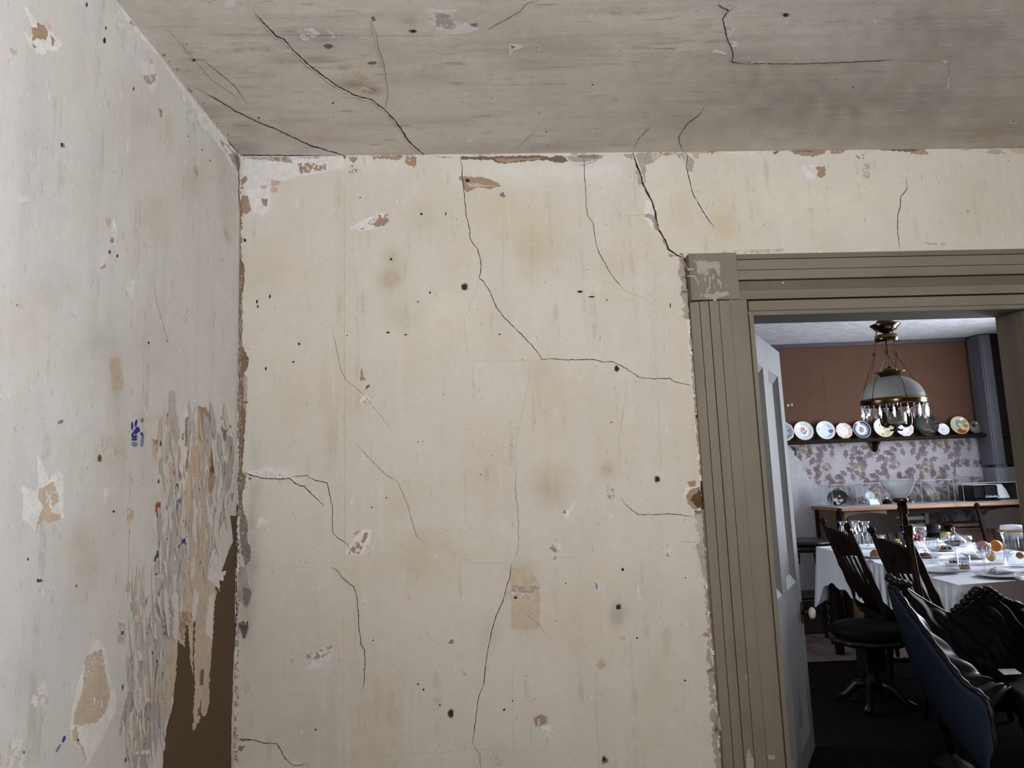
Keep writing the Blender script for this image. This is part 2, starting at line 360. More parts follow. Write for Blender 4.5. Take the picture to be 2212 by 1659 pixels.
# ------------------------------------------------------------------ cracks, losses and scraps on the plaster
def jag_line(pts, step=5.0, amp=.9):
    out = [np.array(pts[0], float)]
    for a, b in zip(pts[:-1], pts[1:]):
        a = np.array(a, float); b = np.array(b, float); L = np.linalg.norm(b-a); n = max(1, int(L/step))
        if L < 1e-6: continue
        d = (b-a)/L; q = np.array([-d[1], d[0]])
        for i in range(1, n+1):
            out.append(a+(b-a)*i/n+(q*R.uniform(-amp, amp) if i < n else 0))
    return out
def jag_poly(pts, step=5.0, amp=1.4):
    n = len(pts); out = []
    for i in range(n): out += jag_line([pts[i], pts[(i+1) % n]], step, amp)[:-1]
    return out
def pxs(x0, y0, s, txt):
    v = list(map(float, txt.replace(',', ' ').split())); return [(x0+a/s, y0+b/s) for a, b in zip(v[::2], v[1::2])]
def patch(S, name, pts, mat, off=.0006, step=5.0, amp=1.3, ampy=None):
    q = jag_poly(pts, step, amp)
    if ampy and ampy > amp: q = [p+np.array([0, R.uniform(-1, 1)*(ampy-amp)]) for p in q]
    t = tessellate_polygon([[Vector((a[0], a[1], 0)) for a in q]])
    F = [S.at(a[0], a[1], off) for a in q]; B = [p-S.n*(off-.0001) for p in F]; n = len(q)
    m = MB().add(F+B, [tuple(x) for x in t]+[(i, (i+1) % n, n+(i+1) % n, n+i) for i in range(n)])
    return m.build(name, mat, S.parent)
M_CRACK = paint('crack_shadow', (48, 40, 34), .95, .05, 40)
M_CRACK2 = paint('fine_crack', (112, 100, 86), .95, .05, 40)
M_CRACK3 = paint('hairline_crack', (168, 158, 140), .95, .05, 40)
M_LIP = paint('broken_paint_edge', (224, 219, 208), .9, .04, 60)
def crack(S, pts, wpx=1.8, mat=None, lip=0, amp=.9, taper=True):
    mat = mat or (M_CRACK if wpx >= 1.7 else M_CRACK2 if wpx >= 1.15 else M_CRACK3)
    q = jag_line(pts, 5.0, amp); n = len(q); vs = []; vl = []
    for i, p in enumerate(q):
        t = q[min(i+1, n-1)]-q[max(i-1, 0)]; t = t/max(1e-6, np.linalg.norm(t)); s = np.array([-t[1], t[0]])
        e = min(1.0, .25+min(i, n-1-i)/6.0) if taper else 1.0
        h = wpx*.35*e*R.uniform(.6, 1.35)
        a, b = p+s*h, p-s*h
        vs += [S.at(a[0], a[1], .0009), S.at(b[0], b[1], .0009)]
        if lip:
            c = p+s*lip*(h+.2); d = p+s*lip*(h+R.uniform(.6, 2.4)*e)
            vl += [S.at(c[0], c[1], .001), S.at(d[0], d[1], .004*R.uniform(.4, 1))]
            vl += [S.at(d[0]+s[0]*lip*1.5, d[1]+s[1]*lip*1.5, .0004)]
    MB().add(vs, [(2*i, 2*i+1, 2*i+3, 2*i+2) for i in range(n-1)]).build('crack', mat, S.parent)
    if lip:
        f = []
        for i in range(n-1):
            for k in (0, 1): f.append((3*i+k, 3*i+k+1, 3*i+4+k, 3*i+3+k))
        MB().add(vl, f).build('crack_lip', M_LIP, S.parent)
def hole(S, x, y, r, ry=None, mat=None):
    """a nail hole or knocked-out pit: a small raised broken rim round a dark bottom"""
    ry = ry or r; n = 10; vs = []; vr = []
    for k in range(n):
        c = 2*PI*k/n; j = R.uniform(.8, 1.2)
        vs.append(S.at(x+math.cos(c)*r*j, y+math.sin(c)*ry*j, .0012))
        vr += [S.at(x+math.cos(c)*r*j, y+math.sin(c)*ry*j, .0016), S.at(x+math.cos(c)*r*j*1.4, y+math.sin(c)*ry*j*1.4, .0005)]
    o = MB().add(vs, [tuple(range(n))]).build('nail_hole', mat or M_CRACK, S.parent)
    if r > 4: MB().add(vr, [(2*k, 2*k+1, (2*k+3) % (2*n), (2*k+2) % (2*n)) for k in range(n)]).build('hole_rim', flake('rim', (150, 138, 120)), S.parent)
# colours of the layers
C = dict(brown=(144, 124, 106), dbrown=(108, 92, 78), tan=(171, 156, 140), white=(199, 196, 194), lwhite=(190, 186, 184), grey=(148, 143, 138), dgrey=(112, 107, 103), pink=(186, 156, 146),
         paper=(180, 175, 170), board=(84, 66, 46), taupe=(158, 150, 140), stain=(174, 162, 144), blue=(52, 58, 128), green=(70, 92, 74), red=(134, 66, 52), gpaper=(160, 156, 154), bluegrey=(112, 116, 140))
NAMES = dict(brown='plaster_loss', dbrown='plaster_loss', tan='bare_plaster', white='paint_loss', lwhite='paint_loss', grey='grey_patch', dgrey='grey_patch', pink='paper_remnant', paper='paper_layer', board='exposed_board',
             taupe='paper_layer', stain='stain', blue='printed_flower', green='printed_leaf', red='printed_mark', gpaper='paper_layer', bluegrey='printed_flower')
def layers(S, x0, y0, s, rows, step=3.5):
    for row in rows.strip().split('\n'):
        k, z, txt = row.split(None, 2); sp = 0.0
        if '*' in k: k, sp = k.split('*'); sp = float(sp)
        patch(S, NAMES[k], pxs(x0, y0, s, txt), flake(k+'_layer', C[k], sp, S.k), .0004+.00035*float(z), step, 1.6, 3.6 if S is LEFT else 1.6)
B = BACK
layers(B, 500, 300, 4.148, '''white 0 130 165 250 163 480 160 700 163 1000 160 1010 250 860 290 800 310 620 330 560 350 420 385 345 420 340 640 280 690 200 670 170 540 120 450 100 250
brown*.5 1 590 220 700 215 850 230 850 280 620 312
brown*.5 1 250 165 480 160 560 215 440 205 330 190
brown*.53 1 1040 230 1170 240 1160 310 1050 305
brown 1 90 510 140 505 160 560 175 640 140 670 95 665
brown 1 265 535 320 535 318 605 280 590
tan 1 350 360 440 380 420 410 360 430
pink 1 250 410 320 415 300 450 260 440
pink 1 350 430 410 440 415 475 350 475
brown 1 85 360 130 330 148 360 105 415 85 410
brown 1 1055 160 1130 160 1125 185 1100 215 1060 190
dbrown 1 1000 150 1030 158 1015 180
brown 1 1265 160 1290 160 1275 200
brown*.42 1 1560 165 1660 165 1655 220 1640 265 1600 240 1560 215
grey 1 1820 155 1980 160 1900 172
white 0 1060 800 1150 740 1250 700 1350 665 1425 690 1405 760 1330 800 1160 830
brown*.52 1 1220 760 1280 690 1380 660 1430 690 1400 770 1300 790
brown 2 1255 772 1290 745 1350 708 1395 715 1390 752 1355 785 1330 768
grey 1 1145 800 1190 798 1185 812 1160 814
white 1 580 520 600 510 605 600 580 610''')
layers(B, 960, 300, 3.95, '''dbrown 0 130 148 400 152 450 146 600 148 800 138 850 148 900 163 960 140 1010 150 1060 190 1000 205 930 195 860 180 780 185 700 190 600 202 520 212 450 200 400 175 300 180 200 175 140 175
brown 1 420 165 520 170 600 165 760 160 850 160 800 178 700 182 600 192 520 202 460 192
brown 1 110 315 160 320 200 325 260 330 330 325 400 350 490 400 440 410 400 430 330 415 270 420 220 440 185 455 165 420 155 370
tan 2 180 370 260 380 400 398 450 402 330 405 230 412
dgrey 1 470 485 500 450 525 490 500 500
grey 0 1030 150 1100 145 1200 140 1350 135 1350 160 1250 190 1130 200 1070 180
grey 0 1622 130 1700 118 1840 115 1862 130 1810 180 1760 210 1715 222 1716 400 1695 350 1675 260 1642 180
tan 1 1760 125 1860 118 1832 165 1782 190
grey 0 1525 130 1608 122 1602 180 1560 162
grey*.45 0 1980 130 2060 108 2132 190 2112 285 2070 262 2040 200
tan 1 2100 108 2180 103 2172 180 2122 150
grey*.45 0 1625 270 1680 260 1700 380 1660 400 1640 330
white 0 1720 520 1780 540 1800 650 1820 780 1780 770 1700 660
grey*.4 1 1700 655 1740 635 1792 660 1812 720 1832 795 1790 765 1770 690
brown 2 1785 680 1808 690 1832 790 1815 780
brown 1 1850 850 1880 860 1912 930 1895 925
brown 1 1900 950 1922 985 1975 1002 1925 1008
dgrey 1 1960 985 2030 975 2048 1000 1990 1005
grey 1 1998 1010 2042 1010 2056 1140 2020 1090
brown 2 2010 1030 2040 1020 2050 1100
grey*.4 0 2020 1170 2062 1140 2076 1440 2050 1400''')
layers(B, 1340, 310, 2.537, '''brown 0 940 38 1130 33 1120 55 1060 72 990 66 950 55
brown*.42 0 1150 34 1245 33 1200 55 1150 57
dbrown 0 1430 35 1680 28 1600 45 1540 42
brown 1 1070 130 1122 123 1126 170 1105 190 1080 178 1088 150
white*.4 0 1000 120 1070 115 1080 190 1010 195
brown*.55 0 1290 60 1350 55 1340 85 1300 85
tan*.5 0 1330 110 1365 105 1365 190 1330 185
tan 0 2130 26 2212 24 2212 60 2170 56
grey 1 1893 374 1906 365 1921 374 1905 378
dbrown 0 835 45 870 42 850 60
brown*.5 0 480 45 530 42 500 62
tan*.5 0 1660 542 1790 545 1780 556 1690 555
tan*.52 0 560 590 900 575 900 595 560 605''')
layers(B, 500, 660, 4.148, '''brown 1 1165 605 1205 665 1150 677
brown*.5 1 1158 550 1180 550 1175 620 1155 620
dbrown 1 1200 745 1218 712 1242 708 1235 730 1212 750
white*.4 0 1145 850 1190 790 1240 830 1260 890 1180 905
brown*.52 1 1170 860 1230 840 1255 890 1190 905
dbrown 1 95 855 120 860 158 872 118 880
white*.4 0 130 1480 240 1470 370 1450 400 1500 500 1540 300 1545 170 1515
brown*.54 1 210 1500 340 1480 470 1530 300 1545
grey 0 90 620 100 590 140 640 140 860 130 1060 100 1000 95 800''')
layers(B, 500, 980, 4.148, '''white 0 1012 885 1100 760 1180 680 1262 678 1242 790 1190 890 1120 915 1040 905
brown 1 1190 705 1221 705 1200 792 1158 800
brown*.5 1 1070 850 1110 790 1190 790 1150 900 1050 900
white 0 250 570 350 608 215 667
lwhite 0 770 1190 850 1180 800 1210 770 1260
pink 0 1570 1310 1590 1270 1605 1310
brown 0 1070 715 1150 690 1120 725
dgrey 0 50 170 130 190 120 300 80 390 55 330
dgrey*.4 0 85 480 130 560 150 640 140 760 170 850 175 930 130 1020 90 900 70 700
grey*.35 0 60 1000 130 1020 160 1200 170 1330 130 1400 60 1300
dgrey*.4 1 100 1200 175 1210 170 1330 110 1370
dgrey 1 65 1500 90 1540 145 1500 150 1580 120 1659 85 1600
white 1 45 900 65 880 70 1030 50 1100
white*.4 1 60 720 75 700 75 860 55 880''')
layers(B, 500, 1300, 4.608, '''lwhite 0 728 530 830 490 1000 418 1018 500 960 620 880 660 800 692 762 692
brown*.52 1 735 528 860 490 1000 422 1008 495 880 570 775 620
lwhite*.45 0 120 830 190 850 210 900 140 910
dgrey 1 65 240 110 190 165 200 150 320 115 375 90 280
dgrey 1 75 1365 140 1360 215 1372 120 1392
dgrey 1 75 1430 110 1440 140 1430 95 1490 70 1475
tan 0 2150 415 2190 380 2212 370 2208 420
tan 0 585 570 610 565 622 640 600 625
lwhite 0 595 1560 610 1545 700 1610 640 1625 590 1615''')
layers(B, 960, 1000, 3.687, '''lwhite*.42 0 1290 165 1360 190 1372 250 1312 335 1285 260
brown*.52 1 1290 210 1350 205 1360 260 1310 290
white 0 945 395 990 365 1038 318 1000 400 978 455
dgrey 1 940 395 965 372 968 410
lwhite*.4 0 870 590 930 640 920 720 880 700
brown*.45 1 835 680 860 645 900 700 885 718
brown 1 860 772 890 738 888 770
lwhite 0 1200 950 1260 960 1322 1000 1280 1035 1210 1012
dgrey 1 1195 950 1205 955 1222 1005 1210 1005
lwhite*.4 0 1735 640 1810 640 1812 745 1740 752
brown 1 1772 715 1780 712 1797 745 1775 748
white 1 1535 970 1545 965 1560 1075 1590 1085 1545 1095
white*.4 0 1295 430 1360 405 1330 440
stain 0 530 835 640 838 700 880 745 935 765 970 750 1010 765 1080 760 1200 750 1327 530 1327 532 1100 526 900
grey*.5 1 540 980 640 975 760 985 750 1030 640 1035 545 1030
white*.5 1 500 1020 560 1030 640 1040 600 1075 520 1060
brown 0 1935 150 1965 145 2000 140 2000 185 1950 188
white 0 1925 195 2040 185 2035 215 1960 205 1940 290 1900 280
brown 1 1922 275 1960 212 2035 192 2050 360 1990 368 1945 332
board 2 1975 262 2045 215 2055 355 2010 352 1960 292
dgrey 1 1990 380 2050 378 2062 440 2010 425
grey 0 2030 480 2075 480 2090 660 2030 640 2045 560
white 1 2050 580 2082 585 2070 610
grey 0 2000 650 2060 640 2100 820 2110 1000 2060 900 2030 750
grey*.4 0 2085 1060 2125 1050 2140 1300 2090 1250''')
layers(B, 960, 1300, 3.568, '''white*.4 0 740 960 830 950 840 1010 800 1080 770 1040
brown*.45 0 690 900 740 865 800 890 790 930 740 960 700 960
tan 0 1190 460 1225 445 1245 500 1200 520 1170 490
grey 0 845 148 862 135 862 158
lwhite*.45 0 110 520 200 520 160 575
grey 1 135 545 150 560 172 545 155 572
lwhite*.45 0 670 765 710 710 730 740 700 780
dgrey 1 1210 1255 1225 1185 1268 1220 1245 1245
stain 0 1350 270 1400 250 1395 300 1360 300
brown 1 1980 262 2010 235 2045 240 2060 275 2010 270
grey 0 2020 0 2060 20 2075 200 2040 120
grey 0 2055 280 2090 380 2100 600 2070 520
grey 0 2025 660 2100 610 2120 740 2060 690
dgrey 0 2075 760 2120 740 2140 1000 2110 900
white 1 2100 900 2115 870 2130 1000 2110 960
grey 0 2090 1010 2140 1010 2155 1270 2110 1150
grey 0 25 325 50 290 72 290 68 325
lwhite*.5 0 340 1170 430 1160 470 1270 380 1270''')
# the open corner joint and the gap beside the casing
GAPC = pxs(500, 300, 4.148, '60 540 88 545 95 640 85 740 80 860 85 960 78 1050 105 1110 120 1180 112 1290 95 1400 92 1500 95 1659')+pxs(500, 660, 4.148, '92 340 135 440 150 480 140 560 112 610 100 690 108 760 100 850 120 930 125 1000 118 1090 110 1200 108 1300 95 1400 95 1490 110 1530 80 1560')+[(521, 1060), (524, 1100), (512, 1120)]
patch(B, 'corner_gap', GAPC+[(513.5, 1110), (515, 1030), (516, 900), (516, 800), (515.5, 700), (516, 560), (516.5, 440)], flake('dbrown_layer', (124, 106, 88)), .0012, 4, 1.6)
for tr in ('62 560 70 700 66 860 64 1050 75 1180 70 1290 64 1420 66 1659',): crack(B, pxs(500, 300, 4.148, tr), 3.4, amp=1.6, taper=False)
for tr in ('60 20 58 240 55 380 48 480 60 600 72 660 58 800 56 1000 50 1200 42 1400 45 1620', '100 380 130 450 150 470 145 540 110 600 75 660', '75 680 95 760 100 880 122 960 118 1090 105 1230 98 1350 96 1480', '60 480 110 470 112 560 80 590'): crack(B, pxs(500, 660, 4.148, tr), 2.4, amp=1.6)
crack(B, pxs(500, 980, 4.148, '45 380 48 560 40 700 55 800 45 950 40 1150 38 1300 50 1400 35 1550'), 4.0, amp=2.0)
crack(B, pxs(500, 1300, 4.608, '50 130 35 300 20 500 30 700 15 850 20 1000 15 1200 25 1330 10 1500 8 1650'), 3.4, amp=2.0)
crack(B, [(1478.5, 557), (1488, 655), (1496, 760), (1505, 900), (1513, 1010), (1519, 1110), (1526, 1200), (1537, 1340), (1549, 1500), (1561, 1659)], 6.0, amp=.7, taper=False)
crack(B, [(1505, 1052), (1516, 1075), (1518, 1105)], 5, amp=1)
CR = [
 ('1367 330 1375 356 1381 368 1390 401 1400 420 1409 437 1416 462 1423 497 1437 518 1443 538 1461 551 1479 556', 4.6, -1),
 ('1262 333 1262 357 1262 373 1264 401 1266 437 1268 462 1281 482 1285 510 1288 530 1294 547 1307 568 1319 591 1335 611 1350 627', 1.7, 0),
 ('1350 627 1390 645 1430 670', .8, 0),
 ('993 338 998 358 998 378 1002 414 1005 442 1007 467 1015 495 1014 510 1021 525 1032 537 1036 553 1040 576 1035 600 1043 606 1056 626 1064 644 1074 667 1086 682 1103 700 1111 707 1149 745 1164 765 1171 777 1193 775 1222 777 1267 776 1285 777 1301 782 1323 781 1338 788 1353 796 1364 803 1381 815 1408 818 1447 817 1458 825 1497 834', 2.0, 0),
 ('1011 781 1095 780 1171 777', 1.0, 0), ('1036 602 1018 655 1003 690 1007 740 1011 781', .9, 0),
 ('1476 326 1484 334 1483 365 1490 389 1496 416 1511 444 1529 472 1543 491', 2.2, 1),
 ('1958 381 1959 408 1945 426 1945 444 1939 468 1939 491 1943 538', 2.0, 0),
 ('524 1018 543 1027 565 1033 601 1035 624 1033 637 1044 650 1050 658 1050 666 1060 700 1092', 2.4, -1),
 ('624 1033 635 1029 664 1027 681 1038 707 1043 711 1062 718 1096 718 1120 719 1151 727 1160 743 1170 759 1187', 2.0, 0),
 ('718 1225 729 1233 737 1245 751 1257 764 1267 771 1291 774 1325 775 1356 780 1391 788 1406 788 1430 787 1463 784 1491', 2.3, 1),
 ('1115 1000 1113 1054 1119 1108 1120 1136 1120 1184 1112 1206 1105 1217', 1.2, 0),
 ('1105 1217 1101 1247 1093 1271 1087 1298 1074 1325 1063 1358 1052 1412 1047 1457 1045 1479 1034 1505 1029 1538 1026 1566 1020 1608', 2.1, 1),
 ('1020 1608 1036 1628 1038 1659', 1.6, 0),
 ('1340 1073 1350 1089 1380 1112 1421 1111 1448 1110 1497 1116', 1.9, 0),
 ('517 1597 547 1598 569 1605 598 1606 606 1619 615 1638 628 1650 639 1654 663 1650 667 1659', 2.4, 0),
 ('719 715 725 744 732 778 735 797 746 820 768 836 792 860 804 877 823 899 849 932', 1.2, 0), ('728 660 730 690 719 715', .9, 0),
 ('768 959 801 993 837 1029 857 1038 868 1060 881 1091 890 1125 898 1154 924 1182', 1.5, 0),
 ('934 1149 951 1170 977 1192 998 1205 1014 1216 1096 1216', 1.0, 0),
 ('743 400 744 560 744 720 745 900 745 1100 744 1200', 1.0, 0), ('742 1320 743 1480 741 1545', 1.0, 0),
 ('1356 817 1343 912 1337 951 1339 1014 1353 1032 1372 1050', .9, 0),
 ('1143 786 1141 828 1132 875 1120 922 1113 969 1115 1000', 1.0, 0),
 ('1125 1319 1142 1331 1167 1353 1183 1377', 1.2, 0),
 ('1236 354 1262 357 1287 347 1299 338', 1.5, 0),
 ('825 1632 890 1628 980 1623 1016 1618 1100 1622', .9, 0), ('582 1538 639 1569 652 1571', 1.0, 0),
 ('836 1426 862 1450 880 1476 891 1475', .9, 0), ('1170 1212 1210 1204 1260 1202', 1.1, 0), ('1470 1168 1488 1172 1512 1169', 1.5, 0),
 ('1086 470 1088 560 1085 640', .7, 0), ('1415 560 1412 700 1422 860 1428 1020', .7, 0), ('1106 1400 1108 1500 1110 1640', .7, 0), ('1362 1370 1368 1500 1382 1600', .8, 0),
 ('550 1224 600 1228 690 1224', .8, 0), ('705 1180 704 1224 718 1225', .8, 0), ('908 1350 930 1378 960 1400', .9, 0), ('740 780 732 860 726 940 724 1010', .7, 0), ('1420 370 1412 362 1400 358', .8, 0),
 ('1300 462 1360 466 1412 462', .9, 0), ('970 432 1000 430', .7, 0)]
for txt, wd, lp in CR: crack(B, pxs(0, 0, 1, txt), wd, lip=lp)
for h in ((1003, 620, 6, 6), (1332, 797, 4.5, 5.5), (1420, 1035, 5, 5.5), (1345, 1230, 3, 3.4), (1336, 1311, 5, 5), (974, 1541, 5, 7), (903, 1478, 2.2, 2.2), (915, 1490, 2.6, 2.2), (950, 1523, 2, 2), (1107, 1514, 1.8, 2), (1089, 1533, 2.6, 3), (1376, 1378, 2.6, 2), (1305, 1640, 3.5, 5), (1114, 1291, 4, 3),
          (903, 955, 1.5, 1.5), (803, 1096, 2.5, 1.2), (555, 652, 2, 4), (557, 662, 2, 3), (929, 632, 2.6, 2), (903, 652, 1.8, 1.8), (529, 519, 3, 4), (646, 743, 2.6, 3), (574, 796, 2, 4), (634, 782, 3, 2), (910, 462, 3, 2.4), (845, 560, 2.5, 3), (1480, 1470, 2, 2), (1222, 1260, 1.5, 1.5), (1038, 1025, 1.5, 1.5), (838, 718, 4, 2),
          (1252, 630, 5, 2), (1278, 641, 6, 1.4), (1311, 648, 2, 1.4), (583, 640, 2, 5), (540, 1034, 3, 2), (1010, 390, 5, 3.4), (750, 725, 1.6, 1.6), (876, 723, 3, 1.6), (1079, 722, 2.4, 1.6), (1320, 912, 1.5, 2), (1481, 1248, 1.5, 1.5), (778, 427, 1.5, 1.5), (682, 1576, 2.4, 2), (806, 1383, 1.8, 1.8), (1448, 660, 1.2, 6), (963, 462, 1.4, 4), (835, 1075, 1.6, 1.6)): hole(B, *h)

L = LEFT
layers(L, 0, 0, 3.95, '''white 0 190 10 240 70 320 190 400 240 470 310 540 370 490 440 400 430 395 470 340 460 270 410 200 270 260 320 300 260 240 150
brown 1 315 190 380 210 410 290 390 345 330 330 280 345 270 235 320 245
brown 1 265 375 330 410 290 412
brown 1 430 300 465 330 460 395 440 370
tan 0 90 410 150 430 140 470 85 440
pink 1 400 190 440 220 430 260
lwhite 0 1205 540 1320 540 1345 680 1310 800 1270 790 1260 690 1210 650
grey*.45 1 1205 640 1330 630 1320 700 1270 720
pink 1 1285 500 1305 505 1300 545 1285 540
white 0 990 0 1110 150 1300 390 1520 690 1700 910 1850 1080 2000 1280 2045 1350 2050 1480 1960 1390 1890 1270 1820 1180 1700 1050 1680 930 1600 850 1510 700 1350 490 1200 320 1090 180
grey 1 1870 1190 1930 1230 1990 1290 2050 1340 2042 1490 1990 1390 1920 1270
dgrey 2 1985 1310 2040 1345 2048 1450 2010 1390
white 2 1905 1225 1940 1240 1985 1310 1950 1320
grey 1 1110 170 1150 215 1145 230 1105 195
brown 1 1352 925 1385 930 1392 1000 1370 998
lwhite 0 1085 1180 1100 1180 1095 1315 1078 1310
grey 1 515 1210 545 1215 560 1255 530 1245
lwhite*.45 0 1580 920 1690 1000 1660 1100 1590 1040
lwhite*.5 0 1900 1420 2030 1500 2045 1659 1960 1640
tan*.5 0 1650 1400 1690 1460 1690 1520 1665 1480
lwhite*.45 0 960 100 1060 200 1110 420 1060 440 1000 300''')
layers(L, 0, 420, 3.95, '''white 0 962 210 990 200 995 300 985 432 955 422
brown 1 945 380 972 345 970 415 948 412
tan*.4 0 905 190 940 195 940 290 915 280
lwhite 0 850 500 905 515 920 640 850 645
grey 1 850 630 875 605 905 600 900 632
white 0 1070 800 1110 745 1150 728 1130 892
lwhite 0 1292 1180 1285 1292 1252 1270
grey 1 1258 1255 1282 1260 1275 1290
lwhite 0 130 0 240 20 240 60 150 70
pink*.5 0 1905 270 1935 290 1960 390 1930 380
lwhite 0 1025 730 1045 735 1075 790 1060 790
lwhite 0 1965 420 1985 470 1970 550
tan*.45 0 930 1400 1010 1380 1040 1500 1060 1659 960 1659''')
layers(L, 0, 820, 3.95, '''white 0 180 910 250 940 318 950 330 900 315 620 350 700 390 800 430 860 480 770 545 820 540 1180 370 1210 300 1290 190 1180 200 1000
tan 1 330 930 380 920 455 862 480 930 500 1000 505 1040 470 1060 430 1130 520 1160 518 1195 440 1222 370 1200 305 1280 330 1170 370 1090 320 1000
white*.5 2 390 940 490 960 480 1060 420 1120 400 1050
tan 0 1090 1090 1140 1120 1140 1170 1095 1245 1085 1190
lwhite 0 880 920 945 932 900 1100
lwhite 0 0 70 60 80 95 140 92 156 60 150
paper 0 1220 290 1330 220 1450 110 1500 110 1490 200 1530 400 1520 440 1380 500 1360 560 1240 552 1230 350
paper*.4 0 800 600 880 500 980 480 1020 620 940 680 870 700
gpaper 1 1440 110 1470 80 1500 110 1500 250 1530 400 1530 500 1470 560 1450 620 1420 720 1395 690 1410 520 1440 420
lwhite 1 1570 250 1630 290 1620 330 1590 560 1620 660 1590 1000 1540 870 1480 620 1540 500
tan 2 1680 250 1720 260 1730 440 1800 480 1830 560 1790 880 1740 900 1730 980 1690 1040 1690 1150 1710 1250 1720 1700 1560 1700 1600 1500 1580 1300 1560 1010 1610 780 1620 640 1630 480 1660 330
brown*.4 3 1690 230 1760 240 1810 330 1835 480 1830 600 1820 800 1830 900 1780 990 1735 930 1780 880 1790 600 1730 440
dbrown 3 1812 560 1836 600 1822 820 1796 800
lwhite 3 1735 700 1770 680 1785 860 1760 880
grey 1 1900 430 1990 500 2000 640 1975 900 1930 980 1890 780 1912 600
dgrey 2 1900 410 1935 430 1925 520 1905 520
gpaper 1 1450 1150 1535 1060 1515 1350 1495 1500 1400 1540 1410 1330
paper 0 1300 500 1400 520 1390 760 1440 1000 1420 1300 1290 1500 1280 1300 1310 900
pink*.45 1 1295 540 1350 540 1340 680 1300 680
pink*.45 1 1440 700 1520 720 1560 860 1450 880
brown 3 1600 600 1625 610 1600 790 1580 790
brown 2 1585 330 1615 330 1600 580 1575 560
lwhite*.45 1 1740 1000 1900 980 1960 1200 1880 1600 1720 1600 1700 1200
grey 2 1865 1120 1895 1120 1880 1370 1850 1360
dgrey 2 1870 1110 1890 1110 1885 1200 1862 1200
brown 2 1970 970 1995 970 1990 1040 1972 1020
gpaper 1 1330 1540 1600 1540 1560 1659 1300 1659
lwhite 0 750 670 790 680 890 745 860 750''')
# hanging and torn paper over the bare boards
BOARD = pxs(0, 820, 3.95, '1965 1160 2020 1165 2022 1370')+pxs(0, 1239, 3.95, '2008 0 2004 240 2010 500 1995 700 1985 1000 1975 1300 1972 1670 1388 1670 1400 1450 1440 1250 1478 1110 1505 800 1520 560 1560 420 1700 250 1800 150 1875 40')+pxs(0, 820, 3.95, '1895 1630 1950 1470 1990 1380')
patch(L, 'exposed_board', BOARD, paint('bare_brown_board', (98, 78, 56), .8, .1, 3, (1, 1, .05)), .0006, 7, .8)
layers(L, 0, 1239, 3.95, '''tan 3 1560 -20 1790 -20 1850 150 1832 255 1815 560 1790 830 1782 1120 1765 1190 1737 1222 1715 1150 1700 1270 1648 1342 1655 1150 1665 950 1657 700 1668 420 1650 400 1645 700 1643 862 1622 700 1610 440 1580 420 1575 630 1530 575 1520 540 1560 300
brown*.5 4 1530 330 1640 330 1640 420 1600 430 1575 560 1530 560
lwhite 4 1660 130 1700 160 1660 400 1630 400
gpaper 4 1700 200 1740 230 1740 420 1690 360
lwhite 4 1770 40 1850 120 1880 165 1870 60 1900 60 1930 -20 1780 -20
lwhite 4 1785 200 1830 150 1810 560 1750 500
gpaper 4 1690 660 1740 720 1730 830 1700 780
dbrown 5 1710 820 1740 810 1735 960 1705 960
dbrown 5 1690 1160 1720 1080 1710 1200 1685 1210
gpaper 4 1740 1080 1780 900 1765 1190 1737 1220
gpaper 0 1300 40 1380 30 1400 130 1300 230
gpaper 0 1130 390 1200 380 1280 370 1280 330 1380 420 1470 520 1500 560 1490 900 1460 1120 1420 1250 1390 1350 1330 1090 1120 1000 1100 590
grey 1 1270 1085 1320 1090 1390 1140 1370 1300 1290 1500 1160 1505 1180 1300 1200 1170
grey 1 1060 1130 1090 1010 1142 1000 1140 1140 1060 1300 1020 1400 1030 1280
white 0 830 560 882 610 910 700 990 1050 990 1150 930 1290 860 1450 790 1560 730 1665 740 1570 690 1500 610 1420 600 1270 650 1000 720 780 790 590
tan*.42 1 735 700 870 640 905 860 940 1050 900 1180 840 1260 700 1290 630 1290 640 1180 700 1020
tan 2 730 885 800 870 860 880 840 1000 780 1100 700 1130 690 1210 630 1292 640 1180 700 1020
tan 1 615 1340 660 1300 670 1420 720 1500 740 1600 690 1480 620 1420
lwhite 1 1160 680 1190 650 1215 690 1212 850 1195 1000 1110 990 1150 870
brown 2 1195 740 1215 740 1205 850 1185 860
gpaper 0 1320 780 1390 800 1380 1000 1330 1000
brown*.42 1 1335 860 1370 840 1365 1000 1335 990
tan*.4 1 1430 560 1515 600 1500 900 1440 1250 1400 1250
grey 1 1140 1540 1280 1540 1260 1665 1140 1665
lwhite 2 1180 1540 1195 1540 1190 1665 1170 1665
white 2 1140 1520 1280 1510 1270 1535 1150 1540
grey*.45 0 1300 240 1380 420 1400 560 1480 560 1480 300 1400 100
tan*.5 0 1010 400 1070 440 1060 600 1000 590
lwhite*.45 0 380 880 420 1100 290 1140 250 1100
lwhite 0 20 450 78 500 40 520
lwhite*.45 0 60 1450 200 1400 200 1665 40 1665
lwhite*.45 0 320 130 480 140 360 190
pink*.5 0 0 1530 20 1560 10 1620 0 1640
red*.5 1 1300 0 1350 0 1340 20 1305 25
grey*.45 1 1080 1300 1130 1310 1120 1390 1080 1390''')
def dab(S, k, x, y, rx, ry, rot=0.0, z=3.0):
    c, s = math.cos(rot), math.sin(rot)
    pts = [(x+rx*math.cos(a)*c-ry*math.sin(a)*s, y+rx*math.cos(a)*s+ry*math.sin(a)*c) for a in np.linspace(0, 2*PI, 9)[:-1]]
    patch(S, NAMES[k], pts, flake(k+'_print', C[k], 0, S.k*.9), .0005+.00035*z, 6, .5)
